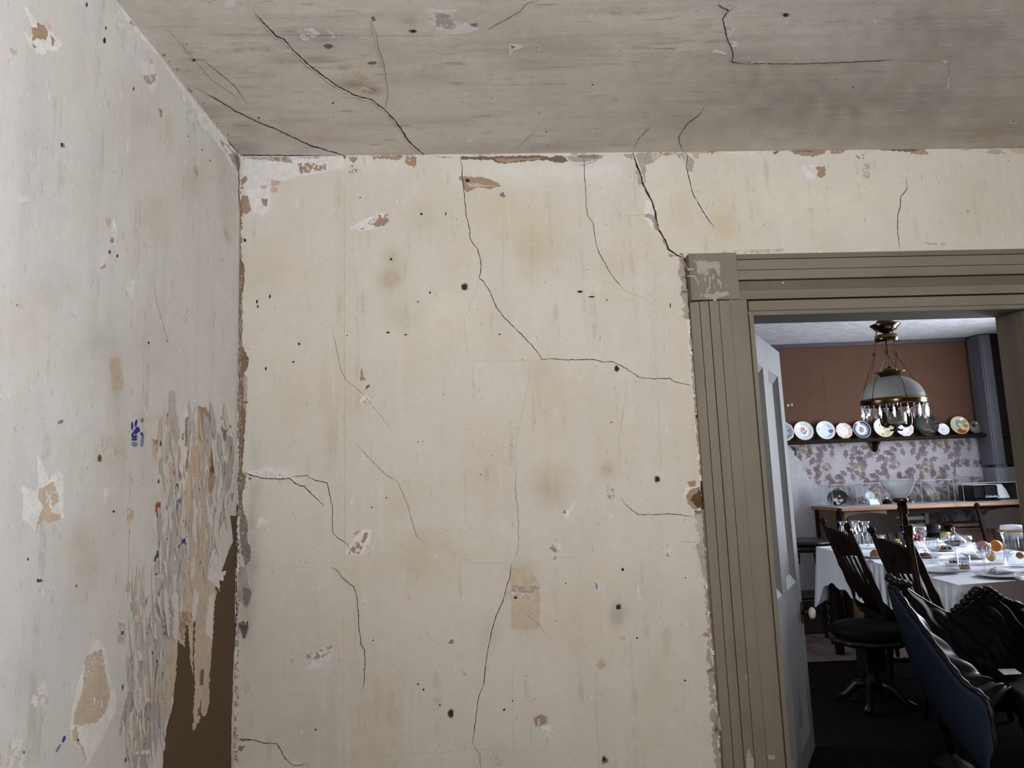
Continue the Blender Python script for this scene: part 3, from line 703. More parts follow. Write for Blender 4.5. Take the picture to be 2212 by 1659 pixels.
for x0, y0, rows in ((0, 820, '''blue 1130 395 8 35 0;blue 1163 370 9 32 .2;blue 1178 425 16 26 -.4;blue 1160 445 18 22 0;blue 1135 475 9 26 0;blue 1158 490 12 20 .3;blue 1148 512 26 9 0;bluegrey 1152 550 26 20 0;blue 1213 465 9 18 -.3;bluegrey 1216 345 14 18 0;bluegrey 1216 520 12 60 .1;
blue 1525 1300 10 40 .35;blue 1515 1335 8 18 .2;blue 1545 1275 8 26 .2;blue 1562 1385 10 34 .5;blue 1588 1385 12 28 0;blue 1530 1420 8 18 .4;blue 1626 1472 5 10 0;red 1335 1090 6 46 .1;red 1352 1080 6 40 0;red 1366 1070 5 34 0;red 1345 1140 7 34 .1;red 1434 310 4 28 0;green 853 670 15 32 0;green 1512 925 13 42 .1;green 1345 1490 8 34 0;green 1328 1525 8 30 .2;green 1592 1632 10 30 .1;green 1700 1475 7 30 0;
bluegrey 1520 1060 14 50 .3;bluegrey 1560 500 6 20 0;green 1370 545 10 24 0;green 1355 870 8 20 0;green 1585 1060 8 12 0;bluegrey 1640 600 5 14 0;red 1375 1585 9 16 .3;green 1410 1320 5 12 0;bluegrey 520 360 26 14 -.5;red 1850 1020 8 10 0;green 1430 1360 10 8 0'''),
                    (0, 1239, '''blue 1120 815 7 34 .5;blue 1135 790 9 36 .1;blue 1150 800 8 30 .2;blue 1100 850 4 26 0;blue 548 1412 10 30 .3;bluegrey 500 1490 8 44 .5;green 1048 505 9 16 0;green 1386 690 7 32 0;green 1302 676 5 14 0;green 1048 970 5 24 0;blue 668 1420 7 14 0;green 345 60 8 14 0;red 655 105 4 12 .2;green 1385 225 6 24 .3;dbrown 1338 748 12 14 0;red 1295 1460 6 30 .2;green 1075 1590 6 20 .2;dgrey 1095 1345 8 30 0'''.replace('dbrown', 'red').replace('dgrey', 'green'))):
    for row in rows.replace('\n', '').split(';'):
        k, *v = row.split(); v = list(map(float, v)); dab(L, k, x0+v[0]/3.95, y0+v[1]/3.95, v[2]/3.95, v[3]/3.95, v[4])
for h in ((187.5, 10, 2, 4.6), (229, 61, 1.6, 3.6), (226, 87, 2.8, 6), (237, 545, 2, 4), (253.5, 553, 1.8, 3.8), (37, 659, 1.2, 2), (61, 1208, 1.6, 3.2), (134, 313, 3, 4.4), (289, 192, 1.2, 4), (407, 294, 1, 2), (454, 347, 1, 2.2), (437, 324, 1, 2), (361, 737, 1.2, 1.8), (246, 1105, 2.4, 3), (82, 1254, 2, 4), (90, 1254, 1.6, 3), (52, 1625, 1.4, 2.6), (335, 1428, 2.6, 3), (321, 741, 1.8, 3)): hole(L, *h)
for txt, wd in (('329 590 339 653 359 724 372 759', .9), ('420 355 425 370 426 385', 1.4), ('280 1010 281 1060 279 1094', .8), ('279 1135 278 1250 276 1300', .7), ('350 1310 351 1378', 1.0), ('497 1245 487 1263', 1.2), ('160 420 172 445', .9)): crack(L, pxs(0, 0, 1, txt), wd)
crack(L, [(262, 8), (320, 80), (385, 165), (440, 235), (480, 285), (513, 330)], 2.0, amp=1.4, taper=False)
crack(L, [(512, 330), (516, 380), (517, 450)], 2.2, amp=1.2)

def flecks(S, name, n, box, wr, hr, col, inside=None, off=.0005):
    """specks, scuffs and slivers too many to pick apart: one joined mesh of small ragged flakes"""
    vs, fs = [], []
    for _ in range(n):
        x, y = R.uniform(box[0], box[2]), R.uniform(box[1], box[3])
        if inside and not inside(x, y): continue
        w_, h_ = R.uniform(*wr), R.uniform(*hr); m_ = R.choice((5, 6, 7, 8)); b = len(vs); sl = R.uniform(-.15, .15)
        for k in range(m_):
            a = 2*PI*k/m_; r_ = R.uniform(.45, 1.1); yy = math.sin(a)*h_*r_
            vs.append(S.at(x+math.cos(a)*w_*r_+sl*yy, y+yy, off+R.uniform(0, .0006)))
        fs.append(tuple(range(b, b+m_)))
    if not fs: return
    o = MB().add(vs, fs).build(name, flake(name, col, 0, S.k), S.parent); o['kind'] = 'stuff'
notdoor = lambda x, y: not (x > 1470+(y-556)*.075 and y > 548)
flecks(BACK, 'tan_specks', 360, (530, 345, 2200, 1650), (.8, 2.6), (.6, 2.2), (150, 134, 114), notdoor)
flecks(BACK, 'pale_scuffs', 130, (530, 345, 2200, 1650), (.6, 2.4), (1, 9), (202, 197, 188), notdoor)
flecks(BACK, 'dark_specks', 160, (530, 345, 2200, 1650), (.5, 1.5), (.5, 1.5), (96, 84, 72), notdoor)
flecks(BACK, 'grey_scuffs', 200, (530, 345, 2200, 1650), (.5, 1.6), (3, 12), (160, 156, 148), notdoor)
for x_ in range(540, 2190, 55):
    yt = 338-(x_-520)*.0106; yb = yt+R.uniform(1, 14)
    if R.random() < .75: patch(BACK, 'paint_loss', [(x_+R.uniform(-30, 10), yt+1), (x_+R.uniform(20, 70), yt+1), (x_+R.uniform(15, 50), yb), (x_-5, yb-R.uniform(0, 4))], flake('edge_flake', R.choice(((198, 194, 186), (194, 188, 178), (150, 132, 114), (164, 148, 130), (158, 152, 144))), R.choice((0, .45, .5)), 1.36), .0004, 3, 2.2)
flecks(LEFT, 'pale_scuffs', 150, (0, 0, 510, 1640), (.6, 2.0), (3, 14), (196, 192, 190), lambda x, y: y > (x-250)*1.24 and (y < 1150 or x < 345))
flecks(LEFT, 'grey_scuffs', 160, (0, 0, 510, 1640), (.5, 1.4), (3, 14), (158, 153, 148), lambda x, y: y > (x-250)*1.24 and (y < 1150 or x < 345))
flecks(LEFT, 'dark_specks', 90, (0, 0, 510, 1640), (.5, 1.2), (.6, 2), (96, 88, 80), lambda x, y: y > (x-250)*1.24)
torn = lambda x, y: (330+max(0, (1250-y))*.0 < x < 505) and not (y > 1340 and x > 352+ (1659-y)*.12 and x < 512) and y > 1330-(505-x)*0+ -460
for nm, n_, c_, wr_, hr_ in (('grey_slivers', 62, (156, 153, 151), (2, 8), (16, 70)), ('pale_slivers', 62, (182, 177, 172), (2, 7), (16, 75)), ('tan_slivers', 34, (174, 158, 140), (2, 6), (14, 70)), ('dark_slivers', 44, (126, 118, 110), (.7, 2), (5, 20)), ('green_specks', 50, (96, 112, 98), (.8, 2), (2, 7))):
    flecks(LEFT, nm, n_, (345, 900, 500, 1330), wr_, hr_, c_, lambda x, y: y < 1290-(x-400)*1.5, .0022); flecks(LEFT, nm, n_//2, (275, 1240, 352, 1640), wr_, hr_, c_, None, .0016)
flecks(LEFT, 'edge_flakes', 240, (250, 0, 520, 345), (1, 5), (3, 16), (206, 204, 206), lambda x, y: 2 < (y-(x-250)*1.24) < 34)
flecks(LEFT, 'edge_greys', 120, (250, 0, 520, 345), (1, 4), (2, 10), (140, 137, 138), lambda x, y: 0 < (y-(x-250)*1.24) < 12)  # grey flecks along the top edge of the wall
flecks(CEIL, 'edge_greys', 160, (250, 0, 560, 345), (2, 6), (1.5, 5), (132, 126, 120), lambda x, y: -16 < (y-(x-250)*1.24) < -2)  # grey flecks along the ceiling's left edge
flecks(CEIL, 'brush_streaks', 80, (330, 0, 2212, 320), (8, 40), (.4, 1.1), (146, 138, 127), lambda x, y: y < (x-250)*1.24-20)
flecks(CEIL, 'pale_streaks', 160, (330, 0, 2212, 320), (5, 30), (.5, 1.4), (170, 164, 156), lambda x, y: y < (x-250)*1.24-20)
flecks(CEIL, 'dark_specks', 90, (330, 0, 2212, 320), (.8, 2.4), (.5, 1.2), (92, 80, 68), lambda x, y: y < (x-250)*1.24-20)
# ragged plaster edge along the casing
def ragged(y0, y1, wmin, wmax, col, n_, off):
    for k in range(n_):
        y = y0+(y1-y0)*k/n_; h_ = (y1-y0)/n_*R.uniform(.7, 1.25); xe = lambda q: 1479+(q-556)*.0745
        ptl = [(xe(y+h_*i/6)-R.uniform(wmin, wmax), y+h_*i/6) for i in range(7)]
        patch(BACK, 'plaster_edge', [(xe(y)+1, y)]+ptl+[(xe(y+h_)+1, y+h_)], flake('edge_'+str(col[0]), col, 0, BACK.k), off, 3, 1.2)
ragged(565, 690, 6, 17, (150, 142, 134), 4, .0009); ragged(690, 1040, 2, 6, (206, 200, 190), 8, .0011); ragged(720, 1040, 1, 4, (148, 138, 124), 7, .0013)
ragged(1110, 1240, 8, 22, (162, 154, 144), 4, .0009); ragged(1180, 1420, 6, 15, (152, 146, 138), 6, .0011); ragged(1400, 1660, 9, 20, (146, 140, 130), 6, .0009); ragged(1100, 1640, 2, 6, (120, 110, 98), 12, .0014); ragged(1240, 1640, 3, 9, (200, 194, 184), 5, .0012)
# crumbled plaster lumps in the corner joint
lump = MB()
for k in range(150):
    y = R.uniform(400, 1130); c = BACK.at(519.5+R.uniform(-3, 4)-(y-400)*.003, y, .001); lump.ball(c, R.uniform(.002, .006), 5, 4, (1.1, .8, 1.3))
o_ = lump.build('crumbled_plaster', flake('crumbled', (146, 130, 114), 0, 1.3), wall_back); o_['kind'] = 'stuff'
lump = MB()
for k in range(120):
    y = R.uniform(1140, 1650); c = BACK.at(513-(y-1140)*.012+R.uniform(-1, 6), y, .001); lump.ball(c, R.uniform(.0015, .004), 5, 4, (1, .8, 1.4))
o_ = lump.build('crumbled_plaster', flake('crumbled2', (150, 143, 134), 0, 1.3), wall_back); o_['kind'] = 'stuff'

K = CEIL
KS = 2.765
layers(K, 440, 0, KS, '''white 0 1345 50 1370 60 1440 62 1512 60 1480 90 1500 130 1570 140 1640 150 1642 182 1560 200 1450 210 1400 190 1385 160 1318 135 1370 120 1340 80
grey*.46 1 1372 72 1470 84 1500 125 1505 165 1470 180 1385 152
dgrey 2 1590 140 1635 138 1635 162 1612 160
white 0 1825 258 1912 280 1850 302 1828 332
dgrey 1 1832 268 1862 282 1838 295
lwhite 0 120 0 185 0 188 38 150 48 122 40
lwhite 0 455 215 480 222 478 240 455 230
lwhite 0 485 305 540 302 545 315
lwhite 0 1042 335 1075 365 1072 395 1050 360
lwhite*.4 0 1055 425 1080 415 1080 440
lwhite*.45 0 550 190 640 170 700 200 600 250
lwhite*.45 0 730 180 820 200 770 230
dbrown 1 1000 105 1020 100 1030 125 1005 128
dbrown 1 1220 182 1245 175 1272 186 1240 195
dbrown 1 710 275 745 264 782 276 740 292
dbrown 1 965 378 1000 368 1032 372 1030 385 990 384
stain*.5 0 870 430 935 425 990 480 950 500
stain*.45 0 900 530 960 520 1020 545 980 560
lwhite 0 1565 832 1590 826 1618 834 1590 850
lwhite 0 1975 270 2010 295 2015 308 1995 290''')
layers(K, 1412, 0, KS, '''white*.46 0 428 140 515 150 470 200 440 228
white*.46 0 452 245 526 250 500 280 470 294
white 1 352 312 375 300 440 324 380 320 356 318
white 0 1700 362 1755 364 1752 386 1735 380
lwhite 0 1312 120 1326 118 1325 150
lwhite 0 2122 728 2145 716 2172 722 2150 738
dbrown 1 2132 724 2150 720 2162 724 2148 730
dbrown 1 780 84 808 78 812 95 785 98
lwhite 0 405 100 425 95 412 112
lwhite 0 1755 470 1770 462 1762 525 1752 528
lwhite*.45 0 540 372 680 368 680 384 560 384''')
for x0, txt, wd, lp in ((440, '310 80 380 160 430 215 480 235 530 300 580 345 650 405 720 460 800 515 900 570 1010 600 1080 655 1150 730 1190 790 1225 845 1290 905 1335 938', 3.2, 1), (440, '0 550 130 625 200 670 350 740 440 775 530 820 640 870 760 905 850 932', 2.6, 0), (440, '-60 520 0 550', 1.4, 0), (440, '0 365 110 450 190 520 260 620', 1.5, 0), (440, '1000 130 1030 210 1045 300 1075 380 1085 460 1100 520 1100 590 1085 650', 1.6, 1),
                        (440, '2010 0 1930 20 1880 75 1800 120 1690 180', 1.6, 0), (440, '0 205 430 210 1010 212 1400 215', .9, 0), (440, '260 0 310 80', 1.0, 0), (440, '2000 760 1920 840 1850 905', 1.0, 0), (440, '1200 640 1110 690', .9, 0),
                        (1412, '400 0 385 30 450 65 410 110 430 180 440 230 470 300 475 340 465 372 540 382', 3.0, 0), (1412, '540 382 690 380 850 382 1100 375 1440 358', 1.9, 0), (1412, '1440 358 1700 360 1760 380 1770 430 1760 520', 1.0, 0), (1412, '310 630 270 690 200 740 150 820 155 860 175 900', 1.9, 0), (1412, '450 65 490 40', 1.2, 0), (1412, '400 560 310 630', .9, 0),
                        (1412, '870 670 910 740 960 835', 1.0, 0), (1412, '-5 740 -90 830 -122 900', 1.6, 0), (1412, '-100 640 -5 740', 1.0, 0), (1412, '160 260 0 405', .8, 0), (1412, '-50 20 -30 0', 1, 0)): crack(K, pxs(x0, 0, KS, txt), wd, lip=lp)
crack(K, [(360, 60), (420, 130), (460, 175), (520, 215)], 1.1)
crack(K, [(522, 335), (700, 337), (990, 338), (1160, 335), (1365, 331), (1368, 330)], 2.0, amp=.6, taper=False)
crack(K, [(1475, 329), (1700, 327), (1900, 325), (2212, 321)], 1.4, amp=.6, taper=False)
for h in ((1180, 285, 1.6, 1.2), (1697, 32, 5, 3), (893, 67, 6, 3), (419, 130, 4, 2.4), (559, 255, 2, 2), (719, 223, 2, 1.6), (1843, 189, 2, 1.6), (1280, 183, 2, 1.6)): hole(K, *h)

# ================================================================== door casing, jambs and the open door
def streaked(name, c, d, stretch, rough=.6, scrape=None, bd=.0015, amt=.55):
    t = NT(name); co = t.coord(stretch); f = t.noise(co, 16.0, 5, .6); b = t.noise(t.coord(), 5.0, 3); e = t.noise(t.coord(), 60.0, 4, .7)
    col = t.mix(t.mul(t.ramp(f, .42, .72), amt), rgba(c), rgba(d)); col = t.mix(t.mul(t.ramp(b, .45, .7), .3), col, rgba(tuple(int(x*.8) for x in c)))
    if scrape: col = t.mix(t.mul(t.ramp(e, .69, .73), .6), col, rgba(scrape))
    t.bsdf(col, rough, bump=f, bd=bd, spec=.4); return t.m
M_CASEV = streaked('taupe_casing_paint', (122, 115, 102), (98, 90, 76), (1, 1, .05), scrape=(178, 172, 160))
M_CASEH = streaked('taupe_head_paint', (122, 115, 102), (94, 86, 72), (.05, 1, 1), scrape=(178, 172, 160))
M_FASCIA = streaked('darker_fascia_paint', (104, 94, 78), (74, 64, 50), (.05, 1, 1))  # darker brown tone for the recessed head board
M_DARKGAP = paint('dark_joint', (34, 28, 22), .95, .02)
NB = BACK.n
def wb(u, z, off=0.0):
    p = CORNER+UB*u+NB*off; return np.array([p[0], p[1], z])
def u_of(px, py): return float((BACK.at(px, py)-CORNER)@UB)
def z_of(px, py): return float(BACK.at(px, py)[2])
def wbox(m, u0, u1, z0, z1, t0, t1=None, b=-.012):
    """board lying on the wall: t0/t1 thickness at its first/last edge along u"""
    t1 = t0 if t1 is None else t1
    return m.hexa([wb(u0, z0, t0), wb(u1, z0, t1), wb(u1, z0, b), wb(u0, z0, b), wb(u0, z1, t0), wb(u1, z1, t1), wb(u1, z1, b), wb(u0, z1, b)])
def wboxz(m, u0, u1, z0, z1, t0, t1, b=-.012):
    return m.hexa([wb(u0, z0, t0), wb(u1, z0, t0), wb(u1, z0, b), wb(u0, z0, b), wb(u0, z1, t1), wb(u1, z1, t1), wb(u1, z1, b), wb(u0, z1, b)])
casing = struct(bpy.data.objects.new('trim_1', None)); COL.objects.link(casing); casing['label'] = 'taupe painted fluted door casing'; LOC['trim_1'] = (0, 0, 0)
UC0 = u_of(1480.5, 556); UCI = u_of(1621, 690); CW = UCI-UC0
ZB0 = z_of(1530, 653); ZT = z_of(1530, 553); UBL = u_of(1587, 600)
ed = [0.0, .034, .069, .106, .150, .218, CW]
sc = CW/.236; ed = [e*sc for e in ed[:-1]]+[CW]
th = [(.012, .022), (.024, .027), (.031, .031), (.031, .031), (.026, .026), (.034, .034)]
for i, (a, b) in enumerate(zip(ed[:-1], ed[1:])):
    top = ZB0 if i < 4 else (ZB0+.012 if i == 4 else z_of(1621, 684))
    m = MB(); wbox(m, UC0+a+.0007, UC0+b-.0007, -.0, top-.0012, *th[i]); m.build('casing_board', M_CASEV, casing, bevel=.0018)
m = MB(); wbox(m, UC0+.001, UBL, ZB0+.001, ZT, .036); blk = m.build('corner_block', M_CASEV, casing, bevel=.002)
UR0 = u_of(2208, 672); UEND = UR0+.30
hz = [z_of(1600, y) for y in (551.5, 566, 588.6, 609.5, 630, 651, 653.5, 676)]
hb = [(hz[1], hz[0], .035, .016), (hz[2], hz[1], .031, .031), (hz[3], hz[2], .031, .031), (hz[4], hz[3], .012, .016), (hz[5], hz[4], .028, .020), ]
for a, b, t0, t1 in hb:
    m = MB(); wboxz(m, UBL+.0015, UEND, a+.0007, b-.0007, t0, t1); m.build('head_board', M_FASCIA if t0 == .012 else M_CASEH, casing, bevel=.0018)
m = MB(); wbox(m, u_of(1611, 665)+.001, UR0+.02, hz[7]+.001, hz[6]-.001, .026); m.build('head_board', M_CASEH, casing, bevel=.0018)
m = MB(); wbox(m, UCI-.02, UR0+.018, z_of(1621, 686), hz[7]-.001, .034); m.build('head_bead', M_CASEH, casing, bevel=.004)
m = MB(); wbox(m, UC0-.002, UEND, 0, ZT-.006, .010); 
for u0, u1, z0, z1 in ((UC0+.003, UCI-.004, 0, ZT-.004), (UCI-.004, UR0+.004, z_of(1621, 684)+.004, ZT-.004), (UR0+.004, UEND, 0, ZT-.004)):
    m = MB(); wbox(m, u0, u1, z0, z1, .009); m.build('casing_backing', M_DARKGAP, casing)
for i, (a, b) in enumerate(((0, .018), (.018, .09), (.09, .14), (.14, .19), (.19, .236))):
    m = MB(); wbox(m, UR0+a+.001, UR0+b-.001, 0, z_of(2200, 655), .034 if i == 0 else .03); m.build('casing_board', M_CASEV, casing, bevel=.0018)
# flaked pale undercoat on the corner block
SB = Surf(CORNER+NB*.036, NB); SB.parent = casing
UCT = (164, 158, 152)
for txt in ('380 345 440 350 470 345 480 360 540 365 560 355 630 362 640 400 640 500 645 530 625 535 600 500 580 450 560 440 530 440 520 460 500 430 500 480 520 510 470 530 445 520 440 500 400 510 370 500 365 440 355 400 345 370', '500 540 530 540 530 590 520 640 525 680 500 700 490 740 475 740 480 690 510 640 505 590', '445 550 465 550 470 590 455 600', '400 750 430 745 425 780 402 780', '440 750 480 740 560 750 600 710 660 730 700 715 740 720 745 760 700 770 650 785 600 800 540 805 480 800 450 780',
            '240 420 260 440 330 440 340 450 250 470', '250 520 340 525 360 560 380 590 390 640 370 650 365 600 330 545 250 545', '560 500 570 560 550 575 545 520', '640 600 660 600 655 680 640 670', '570 620 580 640 575 700 565 680', '320 340 350 345 345 370 325 365', '705 620 718 620 715 665 706 660', '550 800 610 805 580 835 555 832', '750 800 772 825 755 832', '600 560 640 580 630 640 615 620'):
    patch(SB, 'paint_chip', pxs(1440, 500, 5.53, txt), flake('undercoat', UCT, 0, 1.05), .0005, 3, 1.0)
for q in ('480 1520 500 1505 510 1540 540 1600 530 1670 475 1670', '470 930 485 940 475 980 465 960', '645 1555 700 1560 700 1590 650 1590', '250 1290 270 1250 278 1370 255 1340'):
    patch(Surf(CORNER+NB*.032, NB) if 0 else SB, 'paint_chip', pxs(1480, 1200, 3.613, q), flake('undercoat', UCT, 0, 1.05), .0003, 3, 1.2)
hole(SB, 1691.5, 611, 1.4, 1.4, flake('white_pin', (230, 228, 222)))
# jambs
TJ = .145
def jbox(m, u0, u1, z0, z1, o0, o1):
    return m.hexa([wb(u0, z0, o0), wb(u1, z0, o0), wb(u1, z0, o1), wb(u0, z0, o1), wb(u0, z1, o0), wb(u1, z1, o0), wb(u1, z1, o1), wb(u0, z1, o1)])
ZH = z_of(1621, 686)+.004
m = MB(); jbox(m, UR0+.002, UR0+.04, 0, ZH+.03, .008, -TJ); struct(m.build('door_jamb', streaked('jamb_paint', (112, 104, 88), (84, 76, 62), (1, 1, .05), scrape=(150, 144, 130)), None)).name = 'trim_2'
m = MB(); jbox(m, UCI-.04, UCI-.004, 0, ZH+.03, .008, -TJ); struct(m.build('trim_3', M_CASEV))
m = MB(); jbox(m, UCI-.03, UR0+.03, ZH+.002, ZH+.04, .008, -TJ); struct(m.build('trim_4', M_CASEH))
# dining-side face of the partition
M_DWALL = paint('dining_brown_paper', (84, 56, 40), .85, .06, 5)
def pbox(m, u0, u1, z0, z1): return jbox(m, u0, u1, z0, z1, -.05, -TJ+.004)
m = MB(); pbox(m, -.2, UCI-.02, 0, 2.6); pbox(m, UR0+.02, 5.6, 0, 2.6); pbox(m, UCI-.02, UR0+.02, ZH+.02, 2.6)
struct(m.build('wall_partition', M_DWALL))

# the open four-panel door, hinged on the far edge of the left jamb
H0 = wb(UCI-.004, 0, -TJ); H0 = np.array([H0[0], H0[1]-.005, 0])
pl = np.cross(ray(1683, 761), ray(1625, 716))                       # plane through the eye and the door's top edge
zt = EYE-(pl[0]*H0[0]+pl[1]*H0[1])/pl[2]
FREE = atZ(1683, 761, zt); DV = FREE-H0; DV[2] = 0; DWID = float(np.linalg.norm(DV)); DU = DV/DWID
DN = np.array([DU[1], -DU[0], 0]);
DOOR = Surf(H0, DN)
def ds(px, py):
    p = DOOR.at(px, py); return float((p-H0)@DU), float(p[2])
print('door', DWID, zt, 'panels', [tuple(round(x, 3) for x in ds(*q)) for q in ((1658, 801), (1680, 811), (1701, 1218), (1722, 1240), (1648, 800), (1673, 1258), (1694, 1290), (1741, 1430), (1720, 1500), (1742, 1317))])
def dp(s, z, off=0.0): return H0+DU*(s+.016*(zt-z))+DN*off+np.array([0, 0, z])
def dbox(m, s0, s1, z0, z1, o0, o1):
    return m.hexa([dp(s0, z0, o0), dp(s1, z0, o0), dp(s1, z0, o1), dp(s0, z0, o1), dp(s0, z1, o0), dp(s1, z1, o0), dp(s1, z1, o1), dp(s0, z1, o1)])
M_DOOR = streaked('grey_door_paint', (124, 124, 128), (102, 102, 104), (1, 1, .06), .55, scrape=(196, 196, 198), amt=.4)
door = struct(thing('door_1', 'open four panel door in worn grey paint with a white knob', 'door', H0)); del door['category']
ST = .11*DWID/.85; MU = .1
SP = [(.232, .512), (.631, .91)]; ST = .232; ST2 = DWID-.91
ZP = [(.10, .405), (.80, 1.806)]
for nm, a in (('stile', (0, ST, 0, zt)), ('stile', (DWID-ST2, DWID, 0, zt)), ('muntin', (SP[0][1], SP[1][0], ZP[0][0], ZP[0][1])), ('muntin', (SP[0][1], SP[1][0], ZP[1][0], ZP[1][1])), ('rail', (ST, DWID-ST2, 0, ZP[0][0])), ('rail', (ST, DWID-ST2, ZP[0][1], ZP[1][0])), ('rail', (ST, DWID-ST2, ZP[1][1], zt))):
    m = MB(); dbox(m, *a, 0, -.034); m.build(nm, M_DOOR, door)
for s0, s1 in SP:
    for z0, z1 in ZP:
        m = MB(); dbox(m, s0+.026, s1-.026, z0+.036, z1-.036, -.025, -.032); pn = m.build('panel', M_DOOR, door)
        m = MB(); e = [(s0, z0), (s1, z0), (s1, z1), (s0, z1)]; i_ = [(s0+.03, z0+.042), (s1-.03, z0+.042), (s1-.03, z1-.042), (s0+.03, z1-.042)]
        for k in range(4):
            a, b, c, d = e[k], e[(k+1) % 4], i_[(k+1) % 4], i_[k]
            m.add([dp(*a, -.002), dp(*b, -.002), dp(*c, -.026), dp(*d, -.026), dp(*a, -.03), dp(*b, -.03)], [(0, 1, 2, 3), (0, 4, 5, 1)])
        m.build('panel_moulding', M_DOOR, door)
ks, kz = DWID-.045, ds(1736, 1317)[1]
M_IRON = paint('dark_iron', (40, 36, 34), .45, .05, 20, metal=.6)
m = MB(); dbox(m, ks-.018, ks+.018, kz-.05, kz+.05, .004, 0); pl_ = m.build('knob_plate', M_IRON, door, bevel=.002)
m = MB().lathe([(.001, 0), (.011, 0), (.009, .03), (.001, .031)], dp(ks, kz, .004), 12, X=DU, Z=DN); m.build('knob_shank', M_IRON, door)
m = MB().lathe([(.0005, .028), (.014, .029), (.026, .037), (.029, .046), (.024, .056), (.012, .061), (.0005, .062)], dp(ks, kz, .004), 20, X=DU, Z=DN); m.build('knob', paint('white_porcelain', (226, 222, 212), .25, .03, 6), door)['label'] = 'white porcelain knob'

# ================================================================== THE DINING ROOM shell
HD = 2.475
_a = atZ(1690, 745, HD); _b = atZ(2125, 728, HD); UD = nrm(_b-_a); ND = np.array([UD[1], -UD[0], 0])
DB = Surf(_a, ND)
def wd(s, z, off=0.0):
    p = _a+UD*s+ND*off; return np.array([p[0], p[1], z])
XR = float(_b[0])+.02; SR = float((_b-_a)@UD)
print('dining wall', _a, _b)
M_DCEIL = NT('rough_white_ceiling'); _c = M_DCEIL.coord((.5, 1.2, 1)); _f = M_DCEIL.noise(_c, 22.0, 6, .65); M_DCEIL.bsdf(M_DCEIL.mix(M_DCEIL.ramp(_f, .4, .7), rgba((204, 204, 208)), rgba((172, 172, 178))), .9, bump=_f, bd=.02); M_DCEIL = M_DCEIL.m
m = MB(); m.box(-.6, XR+.3, 2.7, 6.9, HD, HD+.1); struct(m.build('ceiling_dining', M_DCEIL))
m = MB(); s0 = -3.2
m.hexa([wd(s0, 0), wd(SR+.25, 0), wd(SR+.25, 0, -.12), wd(s0, 0, -.12), wd(s0, HD+.02), wd(SR+.25, HD+.02), wd(SR+.25, HD+.02, -.12), wd(s0, HD+.02, -.12)])
wall_dining = struct(m.build('wall_dining', M_DWALL)); DB.parent = wall_dining
m = MB()
for y0, y1, z0, z1 in ((2.6, 3.68, 0, 2.6), (4.52, 6.9, 0, 2.6), (3.68, 4.52, 0, .78), (3.68, 4.52, 1.92, 2.6)): m.box(-.48, -.36, y0, y1, z0, z1)
struct(m.build('wall_dining_left', M_DWALL))
m = MB()
for y0, y1, z0, z1 in ((2.6, 4.1, 0, 2.6), (5.1, 6.9, 0, 2.6), (4.1, 5.1, 0, .75), (4.1, 5.1, 2.4, 2.6)): m.box(XR, XR+.14, y0, y1, z0, z1)
struct(m.build('wall_dining_right', M_DWALL))
wn = struct(thing('window_1', 'sash window lighting the dining room', 'window', (XR, 4.6, .75))); del wn['category']
M_WFR = paint('pale_window_paint', (190, 190, 192), .6, .05)
for y0, y1, z0, z1 in ((4.1, 5.1, 1.55, 1.6), (4.58, 4.62, .75, 2.4), (4.1, 4.14, .75, 2.4), (5.06, 5.1, .75, 2.4), (4.1, 5.1, .75, .79), (4.1, 5.1, 2.36, 2.4)):
    m = MB(); m.box(XR+.02, XR+.06, y0, y1, z0, z1); m.build('sash_bar', M_WFR, wn)
# dark strip where wall and ceiling meet
m = MB(); m.hexa([wd(s0, HD-.036, .02), wd(SR, HD-.036, .02), wd(SR, HD-.036, 0), wd(s0, HD-.036, 0), wd(s0, HD-.002, .026), wd(SR, HD-.002, .026), wd(SR, HD-.002, 0), wd(s0, HD-.002, 0)])
struct(m.build('trim_5', paint('dark_purple_moulding', (50, 44, 54), .6, .06)))
for q in ([(1774, 749), (1776, 790), (1781, 840), (1788, 912)], [(1925, 745), (1928, 760)]):
    crack(DB, q, 1.6, paint('paper_seam', (84, 56, 42), .9, .04), amp=.3, taper=False)
patch(DB, 'tear', [(1849, 752), (1853, 752), (1856, 755), (1859, 753), (1857, 757), (1853, 755)], paint('tear', (60, 40, 28), .9, .02), .001, 3, .4)
for q in ([(1700, 875), (1704, 873), (1705, 877), (1701, 878)], [(1709, 872), (1712, 872), (1712, 877), (1710, 877)]): patch(DB, 'paper_scrap', q, paint('paper_scrap', (206, 200, 188), .9, .02), .001, 3, .4)

